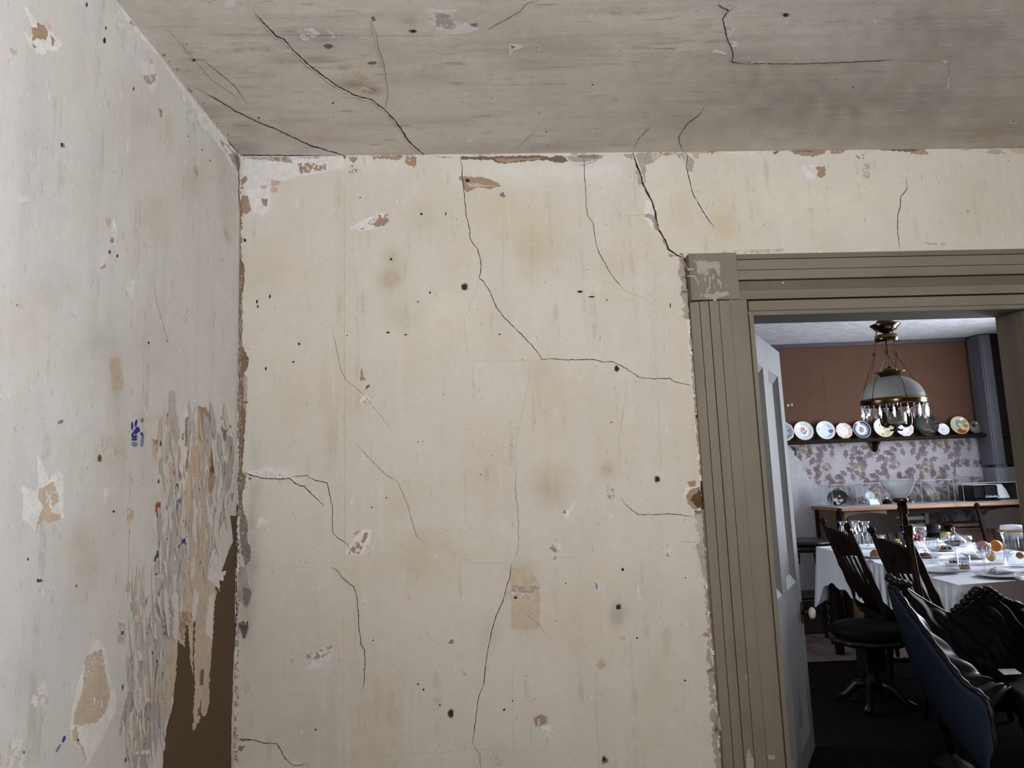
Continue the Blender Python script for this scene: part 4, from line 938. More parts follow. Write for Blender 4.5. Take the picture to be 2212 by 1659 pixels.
# floral paper below the plate shelf -------------------------------------------------
SZ = z_of(0, 0)
sh_l = DB.at(1706, 955); sh_r = DB.at(2122, 937); ZSH = float((sh_l[2]+sh_r[2])/2)
ss = np.linspace(-.55, SR+.02, 560); zz = np.linspace(.45, ZSH, 260)
U, Z = np.meshgrid(ss, zz); P = _a[None, None, :]+U[..., None]*UD+ND*.0015; P[..., 2] = Z
cols = np.broadcast_to(lin((154, 149, 154)), P.shape).copy()
cols *= (.9+.2*vnoise(np.stack([U, Z], -1), 14.0, 3))[..., None]
def leaf(cx, cz, ln, wd_, ang, col, a=.85, vein=True):
    r = ln*1.05; i0 = np.searchsorted(ss, cx-r), np.searchsorted(ss, cx+r); j0 = np.searchsorted(zz, cz-r), np.searchsorted(zz, cz+r)
    if i0[0] >= i0[1] or j0[0] >= j0[1]: return
    u = U[j0[0]:j0[1], i0[0]:i0[1]]-cx; v = Z[j0[0]:j0[1], i0[0]:i0[1]]-cz
    p = (u*math.cos(ang)+v*math.sin(ang))/ln; q = (-u*math.sin(ang)+v*math.cos(ang))/wd_
    w_ = np.clip(1-p*p, 0, 1)*(1+.25*np.sin(p*9))
    k = np.clip((w_-np.abs(q))*4, 0, 1)*a
    if vein: k = k*(1-.35*(np.abs(q) < .12))
    sub = cols[j0[0]:j0[1], i0[0]:i0[1]]; sub[...] = sub*(1-k[..., None])+lin(col)*k[..., None]
D1, D2, D3, D4 = (84, 72, 74), (112, 99, 97), (136, 122, 114), (98, 84, 82)
def rose(cx, cz, s):
    for k in range(9):
        a = 2*PI*k/9+R.random(); leaf(cx+math.cos(a)*s*.55, cz+math.sin(a)*s*.5, s*.55, s*.3, a+1.2, (D2, D3, D4, (150, 134, 116))[k % 4], .8)
    for k in range(6):
        a = 2*PI*k/6; leaf(cx+math.cos(a)*s*.25, cz+math.sin(a)*s*.22, s*.36, s*.16, a+.6, (D4, (176, 162, 146))[k % 2], .8)
def spray(cx, cz, s, ang):
    for k in range(7):
        t = k/6*s; x = cx+math.cos(ang)*t+.02*math.sin(k*1.7); z = cz+math.sin(ang)*t
        leaf(x, z, s*.10, s*.012, ang, D2, .9, False)
        sd = 1 if k % 2 else -1
        leaf(x+math.cos(ang+sd*1.0)*s*.2, z+math.sin(ang+sd*1.0)*s*.2, s*.23, s*.125, ang+sd*(1.0+.3*R.random()), (D1, D4, D1, (104, 88, 92))[k % 4])
for row in range(5):
    for c_ in range(8):
        x = -.5+c_*.31+(row % 2)*.155; z = ZSH-.06-row*.21
        (rose(x, z, .07) if (c_+row) % 2 == 0 else rose(x+.03, z+.03, .045))
        spray(x+.05, z-.03, .2, -.9+R.uniform(-.4, .4)); spray(x-.05, z-.02, .18, 3.6+R.uniform(-.5, .5))
t = NT('floral_wallpaper'); at_ = t.n('ShaderNodeAttribute'); at_.attribute_name = 'tint'; nf = t.noise(t.coord(), 16, 4)
t.bsdf(t.mix(t.mul(t.ramp(nf, .5, .8), .3), at_.outputs['Color'], rgba((150, 140, 136))), .85, bump=nf, bd=.002, spec=.2)
paper = color_grid('wallpaper', t.m, P, cols, None, wall_dining)
# bare plaster where the paper is torn away
TORN = pxs(1680, 880, 7.9, '150 640 200 665 290 760 290 830 380 900 430 1010 432 1070 500 1110 520 1190 590 1270 670 1310 750 1350 830 1450 890 1540 905 1640')+[(1800, 1130), (1800, 1330), (1640, 1330), (1640, 955)]
patch(DB, 'bare_plaster', TORN, flake('bare_grey_plaster', (172, 172, 176), 0, 1.0), .004, 4, 1.0)
patch(DB, 'torn_edge', pxs(1680, 880, 7.9, '190 660 300 690 330 790 310 830 290 830 290 760'), paint('torn_edge', (60, 50, 48), .9), .003, 3, 1.0)
patch(DB, 'bare_plaster', pxs(1932, 1060, 7.9, '980 480 1040 490 1060 400 1090 350 1130 390 1160 385 1190 360 1200 400 1225 440 1220 490 1190 545 1060 540'), flake('bare_grey_plaster', (172, 172, 176), 0, 1.0), .004, 3, 1.0)
patch(DB, 'bare_plaster', pxs(1932, 1060, 7.9, '840 430 890 420 930 480 930 520 900 515 870 470'), flake('bare_grey_plaster', (172, 172, 176), 0, 1.0), .004, 3, .8)
# plain plaster strip and paper strip beside the casing at the right end
patch(DB, 'bare_plaster', pxs(2052, 980, 13.825, '170 395 700 405 1440 380 1500 700 800 690 300 670 240 640 180 650'), flake('bare_grey_plaster', (172, 172, 176), 0, 1.0), .006, 4, .6)
patch(DB, 'plaster_ledge', pxs(2052, 980, 13.825, '800 350 1200 330 1215 345 820 365'), flake('bare_grey_plaster', (172, 172, 176), 0, 1.0), .012, 4, .3)
# pale casing in the right-hand corner with the dark doorway behind it
M_PCAS = streaked('bluish_grey_casing', (104, 106, 112), (70, 70, 76), (1, 1, .06), .5)
cs = struct(bpy.data.objects.new('trim_6', None)); COL.objects.link(cs); LOC['trim_6'] = (0, 0, 0)
zb = float(DB.at(2145, 1004)[2]); YB = float(_b[1])
YC = YB-.16; XP = float(atY(2130, 850, YC)[0])                                       # a shallow closet front stands out from the right-hand corner
MB().box(XP, XP+.085, YC-.022, YC, zb, HD-.01).build('casing_board', M_PCAS, cs, bevel=.004)
MB().box(XP-.012, XP, YC-.012, YB-.004, zb, HD-.01).build('casing_board', M_PCAS, cs, bevel=.003)
MB().box(XP, XP+.10, YC-.012, YC-.0, zb-.02, zb-.001).build('casing_sill', M_PCAS, cs)
d2 = struct(bpy.data.objects.new('door_2', None)); COL.objects.link(d2); LOC['door_2'] = (0, 0, 0); M_DKD = paint('dark_closet_door', (30, 24, 21), .6, .05)
MB().box(XP+.087, XR, YC-.006, YC+.02, zb, HD-.01).build('door_panel', M_DKD, d2)
MB().box(XP+.001, XP+.076, YC+.001, YB-.006, zb, HD-.01).build('door_post', M_DKD, d2)
MB().box(XP+.10, XP+.15, YC-.03, YC-.008, zb+.235, zb+.25).build('door_latch', M_IRON, d2)
MB().box(XP+.0, XR, YC+.0, YB-.006, zb-.16, zb-.022).build('closet_base', paint('bare_grey_plaster_base', (138, 138, 142), .9, .06, 14), d2)
# floor of wide boards and a dark rug
M_DFL = streaked('worn_floorboards', (128, 112, 106), (92, 78, 70), (1, .06, 1), .5, bd=.003)
m = MB(); m.box(-.5, XR+.2, 2.6, 6.9, -.1, -.025); floor_d = struct(m.build('floor_dining', M_DARKGAP))
k = 0; x = -.35
while x < XR+.1:
    wdt = .15+.02*((k*7) % 3)
    MB().box(x+.0025, x+wdt-.0025, 2.72, 6.85, -.025, -.006+.0004*((k*5) % 3)).build('floor_board', M_DFL, floor_d, bevel=.002); x += wdt; k += 1
def rug():
    t = NT('dark_worn_rug'); co = t.coord(); f = t.noise(co, 9.0, 5); v = t.noise(t.coord((1, 6, 1)), 4, 3)
    col = t.mix(t.ramp(f, .4, .65), rgba((28, 24, 23)), rgba((18, 21, 25))); col = t.mix(t.mul(t.ramp(v, .5, .7), .5), col, rgba((36, 28, 24)))
    t.bsdf(col, .9, bump=f, bd=.004, spec=.02)
    y1 = float(atZ(1790, 1428, 0)[1])
    def fn(a, b):
        x = .35+a*3.2; y = 2.78+b*(y1-2.78); return (x, y, -.001+.0006*math.sin(x*9+y*5))
    o = MB().grid(fn, 60, 50).build('rug', t.m); md = o.modifiers.new('pile', 'SOLIDIFY'); md.thickness = .004; md.offset = -1
    return tag(o, 'dark worn rug covering the dining room floorboards', 'rug')
rug()

# ================================================================== dining room furniture
M_DKWOOD = paint('dark_stained_wood', (30, 20, 17), .55, .12, 10, (1, 1, .2), spec=.06)
M_BLKWOOD = paint('black_walnut_carving', (20, 16, 15), .4, .1, 12, spec=.28)
M_OAK = paint('oak_wood', (146, 104, 74), .4, .12, 9, (.2, 1, 1))
M_OAKD = paint('dark_oak_panel', (104, 78, 58), .5, .12, 9, (1, 1, .2))
M_BRASS = paint('aged_brass', (104, 84, 54), .22, .08, 12, metal=1.0)
M_BRONZE = paint('dark_bronze', (62, 52, 40), .32, .1, 12, metal=.85)
M_STEEL = paint('steel', (170, 170, 176), .25, .05, 12, metal=1.0)
M_LINEN = paint('white_linen', (228, 230, 236), .85, .035, 40, spec=.2, bd=.0006)
M_CHINA = paint('white_china', (200, 202, 208), .2, .02, 8)
M_LEATHER = paint('black_tufted_leather', (15, 14, 15), .36, .1, 30, spec=.17)
M_LEATHER2 = paint('worn_black_leather', (13, 12, 12), .62, .1, 30, spec=.06)
M_BLUE = paint('dark_blue_cloth', (33, 44, 62), .85, .06, 60, spec=.2)
GL = glassy('clear_glass'); GLT = glassy('thin_acrylic', (.97, .975, .98), 0.0, None, 1.12); GLK = glassy('cut_crystal', (.96, .97, 1), .2, (tuple(lin((226, 230, 240))), .12)); GLP = glassy('lamp_prism', (.97, .98, 1), .5, (tuple(lin((240, 242, 248))), .16))
GLM = glassy('moulded_glass', (.9, .92, .95), .16, (tuple(lin((244, 247, 252))), .72)); OPAL = glassy('opal_glass', (.8, .8, .8), .05, (tuple(lin((150, 150, 145))), .93))

# ---- plate shelf and plates
sh = thing('plate_shelf', 'long dark wooden plate rail holding decorated plates', 'shelf', wd(.6, ZSH-.02)); struct_y = .12
m = MB(); m.hexa([wd(-.55, ZSH-.03, .12), wd(SR-.005, ZSH-.03, .12), wd(SR-.005, ZSH-.03, 0), wd(-.55, ZSH-.03, 0), wd(-.55, ZSH, .12), wd(SR-.005, ZSH, .12), wd(SR-.005, ZSH, 0), wd(-.55, ZSH, 0)])
m.build('shelf_board', M_DKWOOD, sh, bevel=.003)
for x_ in (1888,):
    p = DB.at(x_, 966); s_ = float((p-_a)@UD)
    q = [(0, ZSH-.03), (.1, ZSH-.03), (.1, ZSH-.045), (.06, ZSH-.06), (.045, ZSH-.085), (.015, ZSH-.12), (0, ZSH-.12)]
    MB().prism([wd(s_-.013, z, o) for o, z in q], UD*.026).build('bracket', M_DKWOOD, sh)
def tint_mat(name, rough=.18, spec=.5):
    t = NT(name); a = t.n('ShaderNodeAttribute'); a.attribute_name = 'tint'; t.bsdf(a.outputs['Color'], rough, spec=spec); return t.m
M_GLAZE = tint_mat('glazed_plate')
def E_(u, v, x, y, rx, ry, a=0.0):
    c, s = math.cos(a), math.sin(a); p = ((u-x)*c+(v-y)*s)/rx; q = (-(u-x)*s+(v-y)*c)/ry; return p*p+q*q < 1
def put(c, msk, col): c[msk] = lin(col)
def pl_tulip(u, v, r, a, c):
    put(c, r > .72, (206, 208, 210)); put(c, (r > .66) & (r < .72), (168, 172, 178))
    for x, y, ax in ((-.02, .2, 1.57), (-.16, .16, 1.9), (.12, .16, 1.2), (-.08, .26, 1.75), (.06, .26, 1.35)): put(c, E_(u, v, x, y, .17, .055, ax), (196, 118, 74))
    put(c, E_(u, v, -.06, .2, .1, .03, 1.7), (220, 150, 90))
    put(c, E_(u, v, .2, -.12, .26, .07, .8), (92, 106, 116)); put(c, E_(u, v, -.16, -.1, .2, .05, 2.1), (104, 116, 120)); put(c, E_(u, v, .0, -.12, .28, .02, 1.55), (96, 110, 108)); put(c, E_(u, v, .1, -.3, .16, .05, .3), (110, 122, 128))
def pl_bluef(u, v, r, a, c):
    c[:] = lin((206, 216, 226))
    put(c, E_(u, v, .55, -.1, .24, .2, .2), (88, 92, 128)); put(c, E_(u, v, .62, -.02, .1, .1), (120, 116, 150)); put(c, E_(u, v, .3, .1, .3, .015, -.2), (120, 140, 140))
    for x, y in ((.35, .55), (.42, .42), (.5, .3), (.6, -.42), (.3, -.62), (.1, -.8), (.45, -.6), (-.65, .3), (-.72, .1), (-.5, .55)): put(c, E_(u, v, x, y, .1, .045, x*5), (96, 110, 132))
def pl_cream(u, v, r, a, c):
    c[:] = lin((222, 214, 208)); put(c, (r > .6) & (r < .66), (184, 174, 168)); put(c, r > .96, (176, 140, 100))
    for k in range(7): put(c, E_(u, v, .82*math.cos(k*.9+.3), .82*math.sin(k*.9+.3), .09, .05, k), (130, 110, 108))
def pl_cobalt(u, v, r, a, c):
    k = np.clip((r-.45)/.4, 0, 1)[..., None]; c[:] = lin((214, 226, 240))*(1-k)+lin((28, 34, 108))*k; put(c, r > .955, (206, 196, 160))
    put(c, E_(u, v, 0, 0, .3, .38), (150, 136, 126))
    for k in range(14): put(c, E_(u, v, .2*math.cos(k*2.4)*(k/14), .3*math.sin(k*2.4)*(k/14)+.02, .09, .06, k), ((110, 92, 80), (170, 150, 140), (120, 124, 110), (150, 92, 80))[k % 4])
def pl_floral(u, v, r, a, c):
    k = np.clip((u-v)*.6+.4, 0, 1)[..., None]; c[:] = lin((214, 226, 216))*(1-k)+lin((196, 188, 136))*k; put(c, r > .95, (214, 208, 190))
    rr = random.Random(3)
    for k in range(34): x, y = rr.uniform(-.6, .7), rr.uniform(-.75, .3); put(c, E_(u, v, x, y, .16, .06, rr.uniform(0, 3)), ((206, 200, 168), (150, 150, 110), (220, 210, 180), (134, 138, 118), (226, 196, 170))[k % 5])
def pl_lilac(u, v, r, a, c):
    c[:] = lin((222, 216, 228)); put(c, (r > .62) & (r < .66), (180, 160, 186)); put(c, r < .13, (170, 156, 178)); put(c, r < .06, (220, 210, 222))
    for k in range(16): put(c, E_(u, v, .8*math.cos(k*.393), .8*math.sin(k*.393), .07, .05, k), (168, 152, 176))
def pl_black(u, v, r, a, c):
    c[:] = lin((40, 44, 44)); put(c, E_(u, v, -.3, .1, .7, .8) & (r < .86), (48, 56, 52)); put(c, E_(u, v, .05, -.25, .3, .65), (66, 58, 54)); put(c, E_(u, v, .18, .25, .05, .2), (150, 146, 140)); put(c, E_(u, v, .0, .05, .05, .05), (140, 136, 130))
    put(c, E_(u, v, .3, -.6, .22, .05, -.9), (120, 116, 110)); put(c, E_(u, v, .0, -.5, .3, .025), (104, 98, 94)); put(c, r > .88, (22, 22, 24))
def pl_small(u, v, r, a, c):
    c[:] = lin((228, 230, 238)); put(c, (r > .6) & (r < .64), (198, 202, 212))
    for x, y, rx, ry in ((-.12, -.02, .12, .14), (.02, -.06, .14, .06), (.18, -.04, .08, .1), (-.18, .1, .05, .08)): put(c, E_(u, v, x, y, rx, ry), (176, 160, 156))
def pl_scene(u, v, r, a, c):
    k = np.clip(.5-v*.7, 0, 1)[..., None]; c[:] = lin((196, 192, 170))*(1-k)+lin((170, 176, 128))*k
    put(c, E_(u, v, -.1, .2, .25, .45), (128, 146, 140)); put(c, E_(u, v, .15, .15, .2, .14, .4), (206, 210, 206)); put(c, E_(u, v, .45, .4, .4, .3), (150, 156, 120)); put(c, E_(u, v, .1, -.6, .5, .32, .2), (150, 74, 66)); put(c, E_(u, v, .45, -.35, .35, .22, -.3), (206, 186, 110)); put(c, E_(u, v, .6, -.1, .3, .2), (160, 110, 60))
    put(c, E_(u, v, .35, -.2, .12, .16, .5), (214, 198, 130)); put(c, r > .93, (206, 178, 120))
def pl_dark(u, v, r, a, c):
    c[:] = lin((96, 92, 86)); put(c, E_(u, v, -.1, .3, .26, .3), (44, 42, 40)); put(c, E_(u, v, -.3, -.2, .16, .5, .4), (128, 124, 116)); put(c, E_(u, v, .3, -.1, .1, .5, -.3), (122, 118, 112)); put(c, r > .9, (70, 66, 62))
def pl_grey(u, v, r, a, c):
    c[:] = lin((150, 154, 158)); put(c, r > .88, (196, 196, 196)); put(c, E_(u, v, .5, .1, .1, .16), (90, 92, 100)); put(c, E_(u, v, .3, -.5, .3, .1, .4), (120, 124, 130))
PLATES = [(1694, 932, .088, pl_grey, 1, 'grey scalloped plate half hidden behind the open door'), (1736.3, 933.8, .088, pl_tulip, 0, 'white plate painted with an orange tulip'), (1783.8, 932.5, .086, pl_bluef, 0, 'pale plate with one blue flower at its right'),
          (1824.3, 934, .075, pl_cream, 1, 'small cream plate with tiny flower sprigs on its rim'), (1862.3, 930.6, .080, pl_cobalt, 0, 'plate with a broad cobalt blue border'), (1909, 926, .090, pl_floral, 0, 'yellow green floral plate behind the hanging lamp font'),
          (1955, 928, .078, pl_lilac, 1, 'lilac white plate with a scalloped edge beside the black plate'), (2001, 918, .106, pl_black, 0, 'large glossy black plate on the plate rail'), (2039.6, 929, .054, pl_small, 0, 'smallest plate, plain white with a tiny central motif'),
          (2073.8, 921, .084, pl_scene, 0, 'plate painted with a green and red scene'), (2108, 923.7, .062, pl_dark, 0, 'dim brownish plate in the shadowed right corner')]
for x, y, rad, fn, sc_, lab in PLATES:
    p = DB.at(x, y, .06); s_ = float((p-_a)@UD); tilt = math.radians(14)
    Zp = nrm(ND*math.cos(tilt)+np.array([0, 0, 1])*math.sin(tilt)); Xp = UD; Yp = np.cross(Zp, Xp)
    cen = wd(s_, ZSH+rad*math.cos(tilt)+.002, .028+rad*math.sin(tilt)*.9)
    rs = np.concatenate([np.linspace(0, .6, 12), [.63, .66, .7], np.linspace(.74, 1, 8)]); th_ = np.linspace(0, 2*PI, 73)
    TT, RR = np.meshgrid(th_, rs); hz_ = np.where(RR < .6, 0.0, np.clip((RR-.6)/.4, 0, 1)**.8*.16)*rad
    wob = 1+(.025*np.cos(TT*10)*np.clip(RR*3-2, 0, 1) if sc_ else 0)
    A = RR*np.cos(TT)*wob; Bv = RR*np.sin(TT)*wob
    pts = cen[None, None, :]+rad*(A[..., None]*Xp+Bv[..., None]*Yp)+hz_[..., None]*Zp
    c_ = np.broadcast_to(lin((216, 218, 222)), pts.shape).copy(); fn(A, Bv, RR, TT, c_)
    o = color_grid('plate', M_GLAZE, pts, c_); md = o.modifiers.new('body', 'SOLIDIFY'); md.thickness = .004; md.offset = -1
    for pl in o.data.polygons: pl.use_smooth = True
    tag(o, lab, 'plate', 'plates on the plate rail')

# ---- long counter with glass cases
CT = 1.005; YF = 5.93
bk = lambda x: float(_a[1]+(x-_a[0])*UD[1]/UD[0])-.012
XL0 = 2.84
ct = thing('counter', 'long oak topped display counter under the floral wallpaper', 'counter', (XL0+.7, 6.1, 0))
m = MB(); m.add([(XL0, YF, CT-.03), (XR-.03, YF-.03, CT-.03), (XR-.03, bk(XR), CT-.03), (XL0-.02, bk(XL0), CT-.03), (XL0, YF, CT), (XR-.03, YF-.03, CT), (XR-.03, bk(XR), CT), (XL0-.02, bk(XL0), CT)], [(3, 2, 1, 0), (4, 5, 6, 7), (0, 1, 5, 4), (1, 2, 6, 5), (2, 3, 7, 6), (3, 0, 4, 7)])
M_TOP = paint('grey_counter_cloth', (166, 164, 166), .5, .04, 20)
top_ = m.build('worktop', M_OAK, ct, bevel=.006)
MB().box(XL0+.0, XR-.05, YF+.025, bk(XR)-.03, CT+.0005, CT+.003).build('counter_mat', M_TOP, ct)
m = MB(); m.box(XL0+.015, XL0+.045, YF+.04, bk(XL0)-.01, 0, CT-.03); m.build('end_panel', M_OAKD, ct, bevel=.003)
for y0, y1 in ((YF+.03, YF+.085), (bk(XL0)-.07, bk(XL0)-.012)):
    MB().box(XL0+.004, XL0+.05, y0, y1, 0, CT-.032).build('end_stile', M_DKWOOD, ct, bevel=.003)
MB().box(XL0+.05, XL0+.42, YF+.05, YF+.075, .0, CT-.035).build('front_panel', M_OAKD, ct, bevel=.003)
q = [(XL0+.42, CT-.03), (XR-.06, CT-.03), (XR-.06, CT-.055), (XL0+1.0, CT-.06), (XL0+.8, CT-.075), (XL0+.56, CT-.075), (XL0+.46, CT-.11), (XL0+.42, CT-.16)]
MB().prism([(x, YF+.05, z) for x, z in q], (0, .02, 0)).build('apron', M_DKWOOD, ct)
MB().box(XR-.1, XR-.06, YF+.05, bk(XR)-.02, 0, CT-.03).build('end_panel', M_OAKD, ct, bevel=.003)
def acase(x0, x1, y0, y1, h, label):
    t = thing('display_case', label, 'display case', ((x0+x1)/2, (y0+y1)/2, CT+.003), 0, 'acrylic cases on the counter')
    z0, z1 = CT+.0035, CT+.003+h; e = .003
    for b in ((x0, x0+e, y0, y1, z0, z1), (x1-e, x1, y0, y1, z0, z1), (x0+e, x1-e, y0, y0+e, z0, z1), (x0+e, x1-e, y1-e, y1, z0, z1), (x0, x1, y0, y1, z1, z1+e)): MB().box(*b).build('pane', GLT, t)
    r = .0015; mt = paint('bright_acrylic_edge', (186, 188, 194), .3, .02)
    for a, b in (((x0, y0), (x0, y1)), ((x1, y0), (x1, y1)), ((x0, y0), (x1, y0)), ((x0, y1), (x1, y1))): MB().tube([(*a, z1+.002), (*b, z1+.002)], r, 5, False).build('edge', mt, t)
    for a in ((x0, y0), (x1, y0), (x0, y1), (x1, y1)): MB().tube([(*a, z0+.002), (*a, z1)], r*.8, 5, False).build('edge', mt, t)
    return t
acase(2.86, 3.07, 6.08, 6.36, .18, 'clear acrylic case around a black oval dish, leftmost on counter')
acase(3.13, 3.45, 6.08, 6.36, .18, 'clear acrylic case with a small white card inside')
acase(3.62, 3.90, 6.06, 6.34, .19, 'clear acrylic case around a crumpled grey shell')
acase(3.94, 4.40, 6.0, 6.2, .15, 'clear acrylic case over the black music box')
# black oval dish
t = thing('oval_dish', 'black oval dish with pale painted flowers in the leftmost case', 'dish', (2.98, 6.24, CT+.004))
def dish(a, b):
    an = a*2*PI; r = b; return (2.98+.095*r*math.cos(an), 6.25-.03*(r*math.sin(an)+1)*.3+.02*(1-r*r)-.01, CT+.006+.068*(1+r*math.sin(an)))
MB().grid(dish, 33, 8).build('dish_body', paint('black_glaze', (40, 40, 40), .25, .05), t).modifiers.new('b', 'SOLIDIFY').thickness = .003
for x, z, r in ((2.955, .055, .016), (2.985, .042, .014), (3.005, .05, .012), (2.972, .03, .018), (2.99, .085, .008)):
    MB().lathe([(.0001, 0), (r, 0)], (x, 6.219, CT+z), 10, (1, 0, 0), (0, -1, 0)).build('painted_flower', paint('pale_flower', (150, 150, 146), .4, .04), t)
# card, saucer and small things in the second case
p = atY(1889, 1092, 6.14)
tag(MB().prism([(p[0]-.045, 6.12, CT+.006), (p[0]+.04, 6.12, CT+.006), (p[0]+.034, 6.15, CT+.05), (p[0]-.036, 6.15, CT+.05)], (0, .003, 0)).build('label_card', paint('white_card', (224, 230, 238), .8, .01)), 'white folded label card inside the second case', 'card')
def lathe_thing(name, label, cat, prof, o, mat, n=24, group=None, **k):
    ob = MB().lathe(prof, o, n, **k).build(name, mat); return tag(ob, label, cat, group)
lathe_thing('saucer', 'pale blue saucer standing in the second case', 'saucer', [(.0005, .004), (.028, .003), (.05, .009), (.05, .011), (.028, .006), (.0005, .006)], (3.29, 6.30, CT+.07), paint('pale_blue_glaze', (150, 168, 178), .3, .03), 24, X=(1, 0, 0), Z=(0, -.95, .3))
t = thing('inkwell', 'small dark inkwell with a white lid in the second case', 'inkwell', (3.4, 6.22, CT+.004))
MB().lathe([(.0005, 0), (.034, 0), (.036, .02), (.02, .032), (.014, .04), (.0005, .04)], (3.4, 6.22, CT+.004), 14).build('ink_body', M_DKWOOD, t); MB().ball((3.4, 6.22, CT+.05), .011).build('lid', M_CHINA, t)
# crumpled shell
def shell(a, b):
    an = a*2*PI; r = b; w_ = 1+.1*math.sin(an*5)*r; x = .112*r*w_*math.cos(an); z = .072*r*w_*math.sin(an)
    return (3.765+x, 6.22-.035*(1-r*r)+.02*math.sin(x*70+z*40)*r, CT+.085+z-.03*x/.11)
tag(MB().grid(shell, 41, 12).build('shell', paint('grey_shell', (120, 118, 114), .4, .25, 18, dark=(52, 50, 50))), 'large crumpled grey oyster shell standing in a case', 'shell').modifiers.new('b', 'SOLIDIFY').thickness = .004
lathe_thing('glass_stopper', 'tiny bright glass stopper on the counter beside the torch lamp', 'stopper', [(.0005, 0), (.009, .002), (.011, .012), (.006, .022), (.0005, .026)], (3.56, 6.1, CT+.004), GLK, 12)
# black music box with lettering, paper and a painted reflection around it
M_BLK = paint('gloss_black', (16, 15, 18), .2, .04)
x0, x1 = float(atY(2097, 1080, 6.1)[0]), float(atY(2152, 1080, 6.1)[0])
t = thing('music_box', 'black talking machine with a slatted front and white lettering', 'music box', ((x0+x1)/2, 6.13, CT+.004))
MB().box(x0, x1, 6.06, 6.26, CT+.02, CT+.135).build('cabinet', M_BLK, t, bevel=.012)
MB().box(x0+.01, x1-.005, 6.04, 6.27, CT+.004, CT+.02).build('base', M_BLK, t, bevel=.004)
MB().box(x0+.095, x1-.006, 6.05, 6.06, CT+.028, CT+.048).build('name_strip', paint('grey_strip', (64, 64, 68), .4, .03), t)
for k in range(9): MB().box(x0+.1+k*.0125, x0+.106+k*.0125, 6.05, 6.06, CT+.052, CT+.128).build('slat', paint('dark_slat', (34, 33, 36), .35, .03), t)
fc = bpy.data.curves.new('lettering', 'FONT'); fc.body = 'Columbia'; fc.size = .026; fc.extrude = .0006; fc.shear = .3
lo = bpy.data.objects.new('lettering', fc); COL.objects.link(lo); lo.parent = t; lo.location = (x0+.102-(x0+x1)/2, 6.0485-6.13, .027); lo.rotation_euler = (PI/2, 0, 0); _me = bpy.data.meshes.new_from_object(lo); _lo = bpy.data.objects.new('lettering_plate', _me); COL.objects.link(_lo); _lo.parent = t; _lo.location = lo.location.copy(); _lo.rotation_euler = (PI/2, 0, 0); bpy.data.objects.remove(lo); _lo.name = 'lettering'; _me.materials.clear(); _me.materials.append(paint('white_ink', (236, 236, 236), .6, .01))
tag(MB().prism([(x0+.005, 6.05, CT+.137), (x1+.03, 6.05, CT+.137), (x1-.01, 6.25, CT+.139), (x0+.0, 6.25, CT+.139)], (0, 0, .0012)).build('case_top_reflection', paint('white_paper_and_glare', (236, 240, 246), .8, .01)), 'white sheet standing in for the window reflection above the black music box', 'paper')  # added white sheet imitates the window's reflection on the case top
xa, xb = float(atY(2151, 1060, 6.11)[0]), float(atY(2178, 1060, 6.11)[0])
tag(MB().prism([(xa, 6.10, CT+.02), (xb, 6.10, CT+.02), (xb-.002, 6.13, CT+.085), (xb-.03, 6.14, CT+.135), (xa-.002, 6.14, CT+.135)], (0, .002, 0)).build('information_sheet', paint('white_paper_and_glare', (236, 240, 246), .8, .01)), 'white information sheet propped right of the black music box', 'paper')
xa, xb = float(atY(2079, 1060, 6.22)[0]), float(atY(2094, 1060, 6.22)[0])
tag(MB().prism([(xa, 6.2, CT+.135), (xb+.01, 6.2, CT+.135), (xb+.01, 6.2, CT+.06), (xa+.035, 6.2, CT+.085)], (0, .002, 0)).build('white_panel', paint('white_paper_and_glare', (236, 240, 246), .8, .01)), 'angled white panel standing left of the black music box', 'paper')  # plain white angled panel beside the box

# ---- round side table with twist legs, and the studded trunk
t = thing('side_table', 'dark round side table with barley twist legs by the door edge', 'table', (2.47, 5.8, 0))
MB().lathe([(.0005, .745), (.21, .745), (.235, .752), (.235, .768), (.225, .775), (.0005, .775)], (2.47, 5.8, 0), 40, wob=lambda c, i: 1+.03*math.cos(8*c)).build('tabletop', M_BLKWOOD, t)
MB().lathe([(.0005, .744), (.18, .744), (.18, .70), (.172, .69), (.165, .70), (.165, .743)], (2.47, 5.8, 0), 40, wob=lambda c, i: 1.0).build('frieze', M_BLKWOOD, t)
for a in (.5, 2.2, 3.75, 5.3):
    bx, by = 2.47+.165*math.cos(a), 5.8+.165*math.sin(a)
    pts = [(bx+.006*math.cos(k*.9), by+.006*math.sin(k*.9), .7-k*.7/70) for k in range(71)]
    MB().tube(pts, [.019+.004*math.sin(k*.9*1.0) for k in range(71)], 8).build('leg', M_BLKWOOD, t)
for a in (3.2, 4.0, 4.7): MB().lathe([(.0005, .60), (.008, .615), (.004, .64), (.012, .665), (.006, .70)], (2.47+.168*math.cos(a), 5.8+.168*math.sin(a), 0), 8).build('pendant', M_BLKWOOD, t)
MB().box(2.33, 2.61, 5.79, 5.81, .2, .225).build('stretcher', M_BLKWOOD, t, bevel=.003)
t = thing('trunk', 'low dark leather trunk with columns of brass nailheads', 'trunk', (2.6, 6.15, 0))
MB().box(2.4, 2.795, 6.02, 6.3, .0, .27).build('trunk_body', paint('dark_leather', (40, 26, 22), .5, .08, 20), t, bevel=.01)
MB().box(2.395, 2.8, 6.015, 6.305, .272, .3).build('lid', paint('dark_leather', (40, 26, 22), .5, .08, 20), t, bevel=.01)
for x in (2.70, 2.782):
    for k in range(7): MB().ball((x, 6.017, .05+k*.033), .006, 8, 5).build('nailhead', M_STEEL, t)

